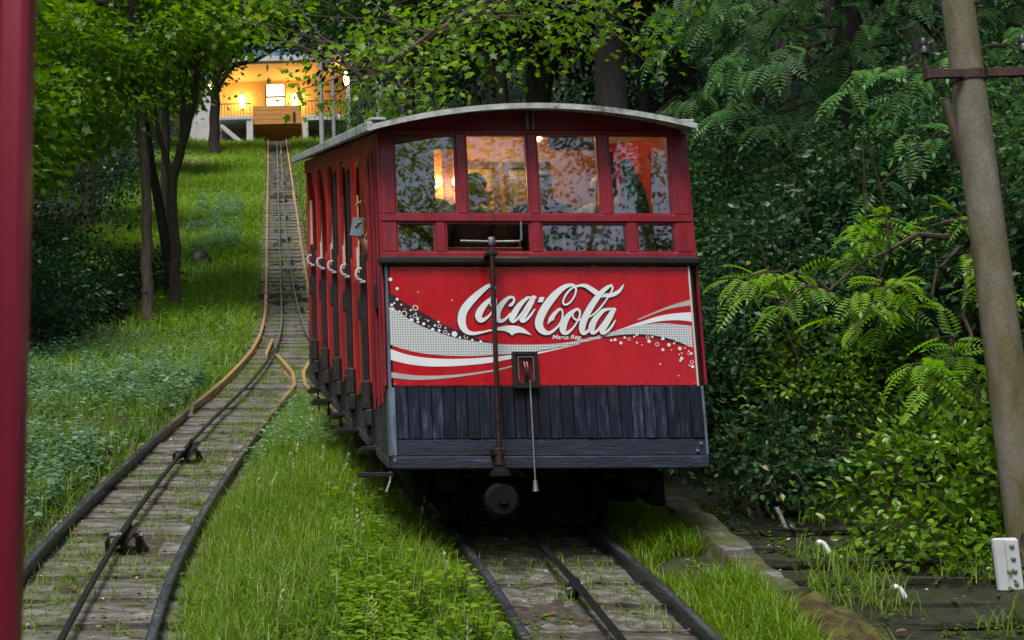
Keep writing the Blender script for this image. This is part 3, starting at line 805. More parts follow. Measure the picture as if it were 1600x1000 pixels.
BANDS = {'dark_band': [[(-0.9995,1.6779),(-0.9589,1.6552),(-0.8864,1.6022),(-0.7772,1.5394),(-0.6684,1.4741),(-0.5808,1.4365),(-0.4497,1.3807),(-0.3618,1.354),(-0.3235,1.3432)],[(-1.0068,1.5871),(-0.9621,1.5644),(-0.8898,1.5117),(-0.8173,1.4666),(-0.7077,1.4224),(-0.598,1.3849),(-0.4508,1.3578),(-0.3623,1.3432),(-0.324,1.3348)]],'dotted_band': [[(-1.0068,1.5871),(-0.9621,1.5644),(-0.8898,1.5117),(-0.8173,1.4666),(-0.7077,1.4224),(-0.598,1.3849),(-0.4508,1.3578),(-0.3482,1.3453),(-0.169,1.336),(-0.0136,1.3397),(0.1424,1.3513),(0.3002,1.3846),(0.4059,1.4097),(0.5037,1.439),(0.5972,1.4621),(0.7109,1.4747),(0.8237,1.4739),(0.9564,1.4587)],[(-1.007,1.3393),(-0.9544,1.3186),(-0.8975,1.302),(-0.8243,1.2854),(-0.714,1.2708),(-0.6033,1.2645),(-0.4552,1.2644),(-0.3065,1.2726),(-0.1615,1.2837),(-0.0159,1.3014),(0.1411,1.3304),(0.299,1.3658),(0.4044,1.3871),(0.5008,1.3971),(0.5927,1.4013),(0.7047,1.3929),(0.8154,1.3677),(0.9531,1.3154)]],'white_band': [[(-1.008,1.3103),(-0.8986,1.273),(-0.7886,1.2535),(-0.6781,1.246),(-0.5301,1.2458),(-0.3667,1.256),(-0.2241,1.2704),(-0.0162,1.2952),(0.2145,1.3429)],[(-1.0104,1.2401),(-0.9009,1.2128),(-0.7908,1.1986),(-0.6802,1.1956),(-0.5321,1.2025),(-0.3685,1.2196),(-0.2255,1.2456),(-0.0168,1.2848),(0.2143,1.3396)]],'white_band2': [[(0.4059,1.4097),(0.504,1.4432),(0.6367,1.4894),(0.7524,1.5252),(0.8668,1.543),(0.9595,1.5485)],[(0.4058,1.4076),(0.5036,1.4377),(0.6351,1.4671),(0.7496,1.4894),(0.8632,1.4966),(0.9588,1.4873)]],'grey_band': [[(-1.0131,1.1618),(-0.8667,1.1411),(-0.7196,1.1368),(-0.5346,1.1489),(-0.3112,1.1816),(-0.1777,1.2145)],[(-1.0079,1.1249),(-0.8679,1.1107),(-0.7205,1.1146),(-0.5353,1.1345),(-0.3117,1.1713),(-0.1779,1.2103)]],'grey_band2': [[(0.5999,1.5003),(0.7165,1.5497),(0.8332,1.5949),(0.9622,1.6331)],[(0.6148,1.4978),(0.7157,1.5383),(0.8316,1.5746),(0.9612,1.595)]],'dark_edge': [[(0.3627,1.3867),(0.5011,1.4013),(0.593,1.4055),(0.705,1.3971),(0.8157,1.3719),(0.9007,1.3384)],[(0.3623,1.3804),(0.5003,1.3908),(0.5921,1.3929),(0.7039,1.3824),(0.8146,1.3573),(0.8997,1.3259)]]}
DOTS = [(-0.9883,1.7644,0.0125),(-0.9469,1.7032,0.0108),(-0.9494,1.6337,0.01),(-0.9689,1.6085,0.0067),(-0.9238,1.598,0.0067),(-0.9858,1.5959,0.01),(-0.9785,1.5686,0.0108),(-0.8631,1.5624,0.0075),(-0.8309,1.5414,0.005),(-0.8667,1.5226,0.005),(-0.8219,1.5059,0.01),(-0.8207,1.485,0.0092),(-0.784,1.4724,0.0108),(-0.7543,1.4933,0.0067),(-0.6886,1.485,0.0075),(-0.7123,1.462,0.0075),(-0.7517,1.4557,0.005),(-0.6868,1.4286,0.01),(-0.6449,1.4453,0.0058),(-0.5888,1.4057,0.0192),(-0.7278,1.4349,0.0117),(-0.9,1.5703,0.0038),(-0.8029,1.5184,0.0033),(-0.7705,1.5017,0.0033),(-0.626,1.4036,0.0075),(-0.5548,1.3828,0.0083),(-0.4751,1.3661,0.0083),(-0.422,1.3557,0.01),(-0.9378,1.5519,0.0083),(-0.8614,1.4975,0.0133),(-0.813,1.6823,0.0038),(-0.5936,1.6256,0.0042),(0.4488,1.3679,0.01),(0.4848,1.347,0.01),(0.5122,1.3825,0.0083),(0.5751,1.3887,0.0067),(0.5927,1.4013,0.0083),(0.6687,1.3573,0.0117),(0.6917,1.3866,0.0075),(0.7597,1.3761,0.0117),(0.7961,1.3343,0.0117),(0.7541,1.303,0.01),(0.8303,1.3447,0.0067),(0.8652,1.3113,0.0125),(0.8725,1.2467,0.0108),(0.863,1.2321,0.0075),(0.9375,1.2779,0.0092),(0.9389,1.1926,0.0108),(0.8987,1.3133,0.005),(0.8752,1.28,0.005),(0.922,1.2925,0.0058),(0.8578,1.2717,0.0042),(0.9187,1.2009,0.005),(0.8428,1.1346,0.0042),(0.8102,1.3009,0.0042),(0.6211,1.3344,0.0042),(0.5889,1.3486,0.0067),(0.7303,1.2094,0.0054),(0.4235,1.3637,0.0075)]
RINGS = [(-0.8336,1.5771,0.0183),(-0.9073,1.5393,0.0192),(-0.8377,1.5247,0.0133),(-0.6835,1.4578,0.0125),(-0.6481,1.4182,0.0133),(-0.5153,1.389,0.0133),(0.6624,1.3845,0.0117),(0.7214,1.3385,0.0133),(0.5406,1.372,0.01),(0.8464,1.3635,0.0092),(0.9371,1.2216,0.0125),(0.9207,1.2758,0.0083)]

def cr(p0, p1, p2, p3, t):
    return .5*((2*p1)+(-p0+p2)*t+(2*p0-5*p1+4*p2-p3)*t*t+(-p0+3*p1-3*p2+p3)*t**3)
def smooth_path(pts, k=6):
    P = [np.array(p, float) for p in pts]
    out = []
    for i in range(len(P)-1):
        a, b_, c, d = P[max(i-1, 0)], P[i], P[i+1], P[min(i+2, len(P)-1)]
        for j in range(k): out.append(cr(a, b_, c, d, j/k))
    out.append(P[-1])
    return np.array(out)
def ribbon(mb, pts, v, grow=0.0, off=(0, 0), ramp_v=.0006):
    P = smooth_path(pts)
    xy, w = P[:, :2]+np.array(off), np.maximum(P[:, 2], .003)/2+grow
    t = np.gradient(xy, axis=0)
    t /= np.linalg.norm(t, axis=1)[:, None]+1e-9
    nn = np.stack([-t[:, 1], t[:, 0]], 1)
    vs = []
    N = len(xy)
    # rounded ends
    for i in range(N):
        h = v-ramp_v*i/N
        a, b_ = xy[i]+nn[i]*w[i], xy[i]-nn[i]*w[i]
        vs += [(a[0], h, a[1]), (b_[0], h, b_[1])]
    fs = [(2*i, 2*i+1, 2*i+3, 2*i+2) for i in range(N-1)]
    mb.add(vs, fs)
    for e, sgn in ((0, -1), (N-1, 1)):
        h = v-ramp_v*e/N
        c = xy[e]; d = t[e]*sgn
        arc = [c+(nn[e]*math.cos(q)+d*math.sin(q))*w[e] for q in np.linspace(0, math.pi, 7)]
        mb.add([(p[0], h, p[1]) for p in arc], [tuple(range(7))])
def strip(mb, top, bot, v):
    """band between two edges, resampled smoothly"""
    A, B = smooth_path([(p[0], p[1]) for p in top], 5), smooth_path([(p[0], p[1]) for p in bot], 5)
    def rs(Q, n):
        s = np.concatenate([[0], np.cumsum(np.linalg.norm(np.diff(Q, axis=0), axis=1))])
        q = np.linspace(0, s[-1], n)
        return np.stack([np.interp(q, s, Q[:, 0]), np.interp(q, s, Q[:, 1])], 1)
    A, B = rs(A, 60), rs(B, 60)
    vs = []
    for p, q in zip(A, B): vs += [(p[0], v, p[1]), (q[0], v, q[1])]
    mb.add(vs, [(2*i, 2*i+1, 2*i+3, 2*i+2) for i in range(59)])
PV = -.0288
def art(name, mat, fn):
    b = MB(); fn(b)
    return b.build(name, mat, panel)
art('dark_swoosh', M['sign_dark'], lambda b: strip(b, *BANDS['dark_band'], PV))
art('dark_swoosh', M['sign_dark'], lambda b: strip(b, *BANDS['dark_edge'], PV-.0012))
art('dotted_swoosh', M['dotted'], lambda b: strip(b, *BANDS['dotted_band'], PV-.0006))
art('white_swoosh', M['sign_white'], lambda b: strip(b, *BANDS['white_band'], PV-.0012))
art('white_swoosh', M['sign_white'], lambda b: strip(b, *BANDS['white_band2'], PV-.0012))
art('grey_swoosh', M['sign_grey'], lambda b: strip(b, *BANDS['grey_band'], PV-.0006))
art('grey_swoosh', M['sign_grey'], lambda b: strip(b, *BANDS['grey_band2'], PV-.0006))
def dots(b):
    for i, (u, z, r) in enumerate(DOTS):
        n = 10
        b.add([(u+r*math.cos(2*math.pi*k/n), PV-.0018-.00004*i, z+r*math.sin(2*math.pi*k/n)) for k in range(n)], [tuple(range(n))])
    for i, (u, z, r) in enumerate(RINGS):
        n = 14
        vs = []
        for k in range(n):
            c, s = math.cos(2*math.pi*k/n), math.sin(2*math.pi*k/n)
            vs += [(u+r*c, PV-.0016, z+r*s), (u+r*.72*c, PV-.0016, z+r*.72*s)]
        b.add(vs, [(2*k, 2*k+1, (2*k+3) % (2*n), (2*k+2) % (2*n)) for k in range(n)])
art('bubble_print', M['sign_white'], dots)['kind'] = 'stuff'
def letters(b, grow, off, v):
    for i, st in enumerate(STROKES): ribbon(b, st, v-.0005*(i % 5), grow, off)
    for i, so in enumerate(SOLIDS):
        c = np.mean([p[:2] for p in so], axis=0)
        P = []
        for p in so:
            d = np.array(p[:2])-c
            P.append(np.array(p[:2])+np.array(off)+d/np.linalg.norm(d)*grow)
        b.add([(p[0], v-.0006*i-.0003, p[1]) for p in P], [tuple(range(len(P)))])
art('script_shadow', M['sign_dark'], lambda b: letters(b, .0035, (-.003, -.0035), PV-.0022))
art('script_lettering', M['sign_white'], lambda b: letters(b, 0, (0, 0), PV-.0062))
fc = bpy.data.curves.new('small_print', 'FONT')
fc.body = 'Marca Reg.'; fc.size = .040; fc.shear = .25; fc.offset = .0006
fo = bpy.data.objects.new('small_print', fc)
COL.objects.link(fo)
dg = bpy.context.evaluated_depsgraph_get()
tm = bpy.data.meshes.new_from_object(fo.evaluated_get(dg))
bpy.data.objects.remove(fo)
tm.materials.clear(); tm.materials.append(M['sign_white'])
w_ = max(v.co.x for v in tm.vertices)
o = link('small_print', tm, panel, (.040, PV-.004, 1.373), (math.pi/2, 0, 0), (.192/w_, .95, 1))

# hatch with hook and signal rod
b = MB()
for q in ((-.230, -.206, 1.050, 1.288), (-.090, -.066, 1.050, 1.288), (-.206, -.090, 1.264, 1.288), (-.206, -.090, 1.050, 1.092)):
    b.cbox(q[0], q[1], -.062, -.030, q[2], q[3], .004)
hatch = b.build('hook_hatch', M['black'], car)
MB().box(-.206, -.090, -.0335, -.0295, 1.092, 1.264).build('hatch_back', M['red'], hatch)
b = MB()
for q in ((-.200, -.194, 1.10, 1.255), (-.102, -.096, 1.10, 1.255), (-.194, -.102, 1.249, 1.255)): b.box(q[0], q[1], -.068, -.06, q[2], q[3])
b.build('hatch_rim', M['steel'], hatch)
b = MB()
for u in (-.155, -.138): b.tube([(u, -.05, 1.22), (u, -.065, 1.19), (u, -.07, 1.13), (u+.004, -.06, 1.09)], [.008, .010, .010, .007], 7)
b.tube([(-.165, -.066, 1.14), (-.128, -.066, 1.14)], .009, 7)
b.build('hook', M['rod'], hatch, smooth=True)
MB().tube([(-.131, -.075, 1.10), (-.136, -.085, .44)], .0062, 6).tube([(-.136, -.085, .47), (-.137, -.085, .40)], [.012, .02], 8).build('pull_rod', M['steel'], car, smooth=True)
# brake spindle with cross handle and bevel gear
b = MB().tube([(-.348, -.14, 2.02), (-.358, -.14, 1.35), (-.368, -.14, .60)], [.017, .016, .015], 10)
b.tube([(-.368, -.14, .66), (-.368, -.14, .56)], [.026, .030], 10)
sp = b.build('brake_spindle', M['rod'], car, smooth=True)
b = MB().tube([(-.548, -.14, 1.992), (-.348, -.14, 1.986), (-.17, -.14, 1.990), (-.153, -.14, 2.0), (-.151, -.14, 2.12)], [.008, .010, .009, .008, .007], 8)
b.lathe([(.022, -.03), (.028, -.01), (.024, .02), (.012, .03)], (-.348, -.14, 1.99), 'z', 10)
b.build('crank_handle', M['steel'], sp, smooth=True)
b = MB().cbox(-.385, -.315, -.16, -.06, 1.895, 1.925, .006).cbox(-.40, -.335, -.16, -.03, .62, .665, .006)
b.build('spindle_bracket', M['black'], sp)
b = MB().lathe([(.035, .545), (.062, .515), (.068, .49), (.04, .48)], (-.366, -.14, 0), 'z', 14)
b.lathe([(.088, -.03), (.102, -.015), (.102, .02), (.05, .045), (.035, .10)], (-.372, -.15, .345), 'y', 24)
for k in range(24):
    a = 2*math.pi*k/24
    c = Vector((-.372+.102*math.cos(a), -.15, .345+.102*math.sin(a)))
    b.box(c.x-.006, c.x+.006, -.165, -.128, c.z-.006, c.z+.006)
b.lathe([(.03, -.05), (.035, -.03)], (-.372, -.15, .345), 'y', 10)
b.build('bevel_gear', M['under'], sp)

# plank skirt
pw = (0.984+.978)/26
plank_me = []
for k in range(4):
    plank_me.append(MB().cbox(.002, pw-.002, -.024, -.004, .735, 1.066, .004).mesh('plank', M['plank']))
rr = random.Random(5)
for k in range(26):
    link('plank', plank_me[k % 4], car, (-.978+k*pw, rr.uniform(-.003, .003), 0))
MB().cbox(-.978, .984, -.020, -.004, .628, .732, .004).build('skirt_beam', M['beam'], car)
MB().cbox(-1.020, .994, -.046, .0, .545, .624, .007).build('skirt_lip', M['beam'], car)
MB().cbox(-1.024, -.981, -.034, .05, .626, 1.06, .006).build('skirt_post', M['corner'], car)
MB().cbox(.986, 1.002, -.034, .05, .626, 1.068, .006).build('skirt_post', M['corner'], car)
b = MB().cbox(-.985, .985, -.020, -.004, 1.0665, 1.0715, .001)
b.build('panel_ledge', M['steel'], car)
b = MB()
for (u, z) in ((.955, .70), (-1.0, .60), (.93, .655)): b.lathe([(.012, 0), (.010, -.012), (.002, -.014)], (u, -.02 if u > .9 else -.034, z), 'y', 7)
b.build('bolt', M['steel'], car)

# sides: sloping body with one stepped door to each bay
NB = 6
BP = .725
LEN = 4.35
def side_wall(s):
    U = s*1.03
    def bx(mb, d0, d1, v0, v1, z0, z1, c=.004, shear=0.0):
        a, b_ = U+s*d0, U+s*d1
        mb.cbox(min(a, b_), max(a, b_), v0, v1, z0, z1, c, shear)
    # sloping skirt
    mb = MB(); bx(mb, -.05, -.006, .05, LEN, .545, 1.12, .004, SL); mb.build('side_skirt', M['side_skirt'], car)
    mb = MB(); bx(mb, -.006, .004, .05, LEN, .545, .60, .003, SL)
    for k in range(NB): bx(mb, -.006, .002, .30+BP*k, .33+BP*k, .60, 1.10, .001, SL)
    mb.build('skirt_strip', M['side_skirt'], car)
    # head rail under the roof, full length
    mb = MB(); bx(mb, -.04, .0, .072, LEN, 2.64, 2.775, .004, SL); mb.build('head_rail', M['red_side'], car)
    # front corner panel before the first door, with its two bright beads
    mb = MB(); bx(mb, -.045, -.002, .072, .50, 1.05, 2.72, .003, 0); mb.build('corner_panel', M['red'], car)
    mb = MB()
    for v in (.13, .26, .44): bx(mb, -.002, .012, v, v+.022, .98, 2.74, .003, 0)
    mb.build('bead', M['red'], car)
    mb = MB(); bx(mb, -.002, .010, .075, .125, 2.45, 2.78, .002, 0); mb.build('corner_iron', M['black'], car)
    mb = MB(); bx(mb, -.002, .02, .20, .25, 1.62, 1.78, .004, 0); mb.build('corner_iron', M['black'], car)
    # posts between the bays and spandrels that taper down from the head rail
    for k in range(NB):
        v = .50+BP*k
        dz = SL*BP*k
        top = 2.66+SL*v
        mb = MB(); bx(mb, -.022, .004, v, v+.06, 1.10+dz, top, .004)
        post = mb.build('door_post', M['red_side'], car)
        mb = MB()
        a, b_ = U-s*.03, U-s*.004
        if k < NB-1:
            mb.prism([(v+.06, 2.66+SL*(v+.06)), (v+.06, top-.85), (v+.085, top-.55), (v+.17, top-.22), (v+.34, top-.02), (v+.44, 2.66+SL*(v+.44))], 'x', min(a, b_), max(a, b_))
            mb.prism([(v-.002, 2.66+SL*v), (v-.002, top-.7), (v-.03, top-.35), (v-.07, 2.66+SL*(v-.07))][::-1], 'x', min(a, b_), max(a, b_))
            mb.build('spandrel', M['red_side'], post)
        mb = MB(); bx(mb, -.045, -.02, v+.002, v+.05, 1.9+dz, top-.3, .003); mb.build('inner_post', M['cream'], post)
    for k in range(NB-1):
        v = .56+BP*k
        dz = SL*BP*k
        zb, zh = 1.175+.205*k, 1.93+.207*k
        mb = MB(); bx(mb, -.03, .012, v+.006, v+BP-.07, zb, zh+.10, .006)
        door = mb.build('door', M['red_side'], car)
        mb = MB()
        bx(mb, .012, .03, v+.20, v+.225, zb+.02, zh+.08, .003)
        bx(mb, .012, .024, v+.50, v+.525, zb+.02, zh+.08, .003)
        mb.build('door_bead', M['red'], door)
        # black bar standing proud of the leading edge
        mb = MB(); bx(mb, .012, .055, v+.012, v+.06, zb-.03, zh+(.16 if k % 2 == 0 else .05), .006)
        if k in (1, 2): bx(mb, .0, .03, v+.014, v+.05, zh+.06, zh+.80, .004)
        mb.build('door_bar', M['black'], door)
        # D shaped white handle
        q = [(U+s*(.055), v-.03, zh-.040)]
        for i in range(9):
            t = math.pi*i/8-math.pi/2
            q.append((U+s*(.058+.036*max(0, math.cos(t))**.6), v-.03, zh+.040*math.sin(t)))
        q.append((U+s*.055, v-.03, zh+.040))
        mb = MB().tube(q, .0095, 7)
        bx(mb, .03, .066, v-.036, v+.01, zh-.06, zh-.042, .002)
        mb.build('handle', M['white_plastic'], door, smooth=True)
        # lock box, latch gear and chain
        mb = MB()
        bx(mb, .03, .07, v+.05, v+.10, zh-.30, zh-.14, .006)
        mb.build('lock_box', M['iron'], door)
        mb = MB()
        bx(mb, .01, .07, v-.02, v+.09, zb-.18, zb+.02, .012)
        bx(mb, .02, .085, v+.0, v+.05, zb-.08, zb-.03, .008)
        bx(mb, .01, .06, v-.05, v+.05, zb-.30, zb-.18, .010)
        mb.build('latch', M['iron'], door)
        mb = MB()
        for i in range(6):
            z = zb-.30-.055*i
            c = (U+s*(.03-.003*i), v+.01, z)
            if i % 2: mb.box(c[0]-.006, c[0]+.006, c[1]-.016, c[1]+.016, z-.055, z+.01)
            else: mb.box(c[0]-.016, c[0]+.016, c[1]-.006, c[1]+.006, z-.055, z+.01)
        mb.build('chain', M['iron'], door)
        # step board sticking out below the skirt
        zs = .52+SL*(v+.1)
        mb = MB(); a, b_ = U, U+s*(.16 if k % 2 else .10)
        mb.cbox(min(a, b_), max(a, b_), v-.10, v+.14, zs, zs+.03, .004)
        mb.build('step_board', M['black'], door)
side_wall(-1)
side_wall(1)
MB().box(-.99, .99, LEN-.06, LEN-.01, .6+SL*LEN, 2.70+SL*LEN).build('end_wall', M['red_side'], car)
b = MB().cbox(-1.22, -1.0, .0, .09, .50, .53, .004).tube([(-1.02, .02, .53), (-1.03, -.0, .47), (-1.06, -.02, .40)], [.012, .010, .014], 6)
b.build('step_board', M['black'], car)
# floor, ceiling lining, partition and fittings inside
b = MB()
for k in range(NB):
    v0, v1 = (.06 if k == 0 else .50+BP*k), min(.50+BP*(k+1), LEN-.07)
    f0 = 1.06 if k == 0 else .96+.207*k
    b.box(-.97, .97, v0, v1, f0-.04, f0)
    if k: b.box(-.97, .97, v0+.002, v0+.02, (1.06 if k == 1 else .753+.207*k), .918+.207*k)
b.build('floor', M['int_dark'], car)
b = MB()
for i in range(24):
    u0, u1 = -.99+1.98*i/24, -.99+1.98*(i+1)/24
    vs = [(u, v, roof_z(u)-.03+SL*v) for v in (.04, LEN-.07) for u in (u0, u1)]
    b.add(vs, [(0, 1, 3, 2)])
b.build('ceiling_lining', M['cream'], car)
VP = 1.24
b = MB()
zt = 2.90+SL*VP-.035
for (u0, u1, z0, z1) in ((-.44, -.33, .96, zt-.14), (-.25, -.22, .96, zt-.14), (.10, .14, .96, 2.98), (.50, .97, .96, zt-.14), (-.22, .10, 2.98, zt-.02), (.10, .50, 2.98, zt-.02), (-.22, .10, .96, 1.75), (.14, .50, .96, 1.75)):
    b.box(u0, u1, VP, VP+.03, z0, z1)
part = b.build('partition', M['int_wood'], car)
b = MB()
for (u0, u1) in ((-.22, .10), (.14, .50)):
    b.box(u0, u0+.035, VP-.012, VP+.03, 1.75, 2.98); b.box(u1-.045, u1, VP-.012, VP+.03, 1.75, 2.98); b.box(u0+.035, u1-.045, VP-.012, VP+.03, 2.93, 2.98)
b.box(-.97, -.44, VP, VP+.03, .96, zt-.14); b.box(-.33, -.25, VP-.004, VP+.03, .96, zt-.14)
b.build('door_frame', M['int_dark'], part)
b = MB()
for (u0, u1) in ((-.185, .055), (.175, .455)): b.box(u0, u1, VP+.014, VP+.022, 1.75, 2.93)
M['int_olive'] = surf('olive_varnish', [(0.3, (0.20, 0.13, 0.02)), (0.7, (0.32, 0.20, 0.03))], 4, 0.3)
b.build('door_leaf', M['int_olive'], part)
b = MB()
for s in (-1, 1): b.box(s*.985-.012, s*.985+.012, .06, .50, .96, 2.75)
b.box(-.97, -.56, .48, .50, .96, 2.95)
b.build('cab_lining', M['int_dark'], car)
def add_lamp(u, v, z, power):
    lp = MB().lathe([(.012, -.03), (.034, -.012), (.036, .008), (.022, .028), (.004, .034)], (u, v, z), 'z', 10).build('lamp', M['bulb'], car, smooth=True)
    MB().box(u-.02, u+.02, v+.03, v+.045, z-.05, z+.03).build('lamp_back', M['int_dark'], lp)
    ld = bpy.data.lights.new('lamp_light', 'POINT'); ld.energy = power; ld.color = (1, .68, .32); ld.shadow_soft_size = .05
    lo = bpy.data.objects.new('lamp_light', ld); COL.objects.link(lo); lo.parent = lp; lo.location = (u, v-.07, z)
add_lamp(-.235, VP-.05, 2.80, 6.0)
add_lamp(-.40, VP-.05, 2.79, 2.5)
add_lamp(.30, .9, 3.06, 4.0)  # unseen ceiling lamp, added to brighten the interior
# control desk seen in the open lower window
b = MB().cbox(-.62, -.06, .16, .42, 1.90, 2.03, .006)
for i in range(9): b.box(-.56+.055*i, -.545+.055*i, .148, .158, 1.92, 2.02)
b.build('control_desk', M['red'], car)
# undercarriage
b = MB()
b.cbox(-.75, .75, .60, .70, .38, .54, .008)
for s in (-1, 1):
    b.cbox(s*.62-.05, s*.62+.05, .14, LEN-.1, .38, .54, .006, SL)
    b.cbox(s*.78-.05, s*.78+.05, .30, .65, .24, .46, .01, SL)
b.cbox(-.4, .40, .6, .8, .22, .40, .01)
und = b.build('underframe', M['under'], car)
for v in (.75, 3.5):
    for s in (-1, 1):
        z = .235+SL*v
        wb = MB().lathe([(.06, -.05), (.235, -.05), (.235, .03), (.265, .035), (.265, .055), (.06, .055)] if s < 0 else [(.06, -.055), (.265, -.055), (.265, -.035), (.235, -.03), (.235, .05), (.06, .05)], (s*GAUGE, v, z), 'x', 24)
        wb.build('wheel', M['under'], und, smooth=True)
    MB().tube([(-.62, v, .235+SL*v), (.62, v, .235+SL*v)], .04, 8).build('axle', M['iron'], und)

# ------------------------------------------------------------------ the car the photograph is taken from (its front right corner)
vc = thing('viewer_car', 'crimson corner post of a nearer railway car along the left picture edge', 'railway car', (-1.15, 1.2, pz(1.2)))
zf = .9
b = MB().cbox(.8845, .9148, -.05, 0, .5, 3.0, .006)
b.build('corner_post', M['frame_red'], vc)
b = MB().cbox(.82, .884, -.045, -.005, .5, 3.0, .005)
b.build('inner_post', M['frame_blue'], vc)
b = MB().cbox(-.95, .819, -.05, 0, .5, 1.5, .006)
b.build('front_panel', M['frame_red'], vc)
b = MB()
for i in range(3): b.cbox(.875, .895, -.7-1.2*i, -.64-1.2*i, .4-.3*1.2*i, 2.7-.3*1.2*i, .005)
b.cbox(.875, .895, -3.2, -.06, .45, 1.15, .005, SL)
b.build('side_panel', M['frame_red'], vc)
MB().cbox(-.95, .80, -3.2, .05, 2.98, 3.03, .01, SL).build('roof', M['roof'], vc)

M['shirt_grey'] = surf('grey_shirt', [(0.3, (0.10, 0.11, 0.13)), (0.7, (0.16, 0.17, 0.20))], 9, 0.8)
# ------------------------------------------------------------------ people in the red car
def skin_obj(name, joints, edges, mat, parent, root, sub=2):
    names = list(joints)
    me = bpy.data.meshes.new(name)
    me.from_pydata([joints[n][0] for n in names], [(names.index(a), names.index(b_)) for a, b_ in edges], [])
    o = link(name, me, parent)
    sk = o.modifiers.new('skin', 'SKIN')
    sk.use_smooth_shade = True
    lay = me.skin_vertices[0].data if me.skin_vertices else None
    if lay is None:
        bm = bmesh.new(); bm.from_mesh(me); bm.verts.layers.skin.verify(); bm.to_mesh(me); bm.free()
        lay = me.skin_vertices[0].data
    for i, n in enumerate(names):
        r = joints[n][1]
        lay[i].radius = r if hasattr(r, '__len__') else (r, r)
        lay[i].use_root = (n == root)
    su = o.modifiers.new('subdivision', 'SUBSURF'); su.levels = su.render_levels = sub
    me.materials.append(mat)
    return o

def add_hand(J, E, wrist, d, palm_n, side, curl=.5, s=1.0):
    """palm and five fingers grown from the wrist joint; d: direction of the hand, palm_n: palm normal"""
    d = Vector(d).normalized(); n = Vector(palm_n); n = (n-d*n.dot(d)).normalized(); t = d.cross(n)*side
    w = Vector(J[wrist][0])
    pm = wrist+'_palm'
    J[pm] = (tuple(w+d*.055*s), (.034*s, .016*s)); E.append((wrist, pm))
    for i, (off, ln) in enumerate(((-.030, .060), (-.010, .075), (.010, .072), (.029, .055))):
        p0 = w+d*.095*s+t*off*s
        p1 = p0+(d*math.cos(curl*.6)+n*math.sin(curl*.6))*ln*.5*s
        p2 = p1+(d*math.cos(curl*1.5)+n*math.sin(curl*1.5))*ln*.5*s
        k = f'{wrist}_f{i}'
        J[k+'a'] = (tuple(p0), .0105*s); J[k+'b'] = (tuple(p1), .0095*s); J[k+'c'] = (tuple(p2), .008*s)
        E += [(pm, k+'a'), (k+'a', k+'b'), (k+'b', k+'c')]
    q0 = w+d*.03*s-t*.030*s+n*.01*s; q1 = q0+(d*.7-t*.6+n*.4).normalized()*.035*s; q2 = q1+(d*.8-t*.1+n*.6).normalized()*.03*s
    k = wrist+'_th'
    J[k+'a'] = (tuple(q0), .013*s); J[k+'b'] = (tuple(q1), .011*s); J[k+'c'] = (tuple(q2), .009*s)
    E += [(wrist, k+'a'), (k+'a', k+'b'), (k+'b', k+'c')]

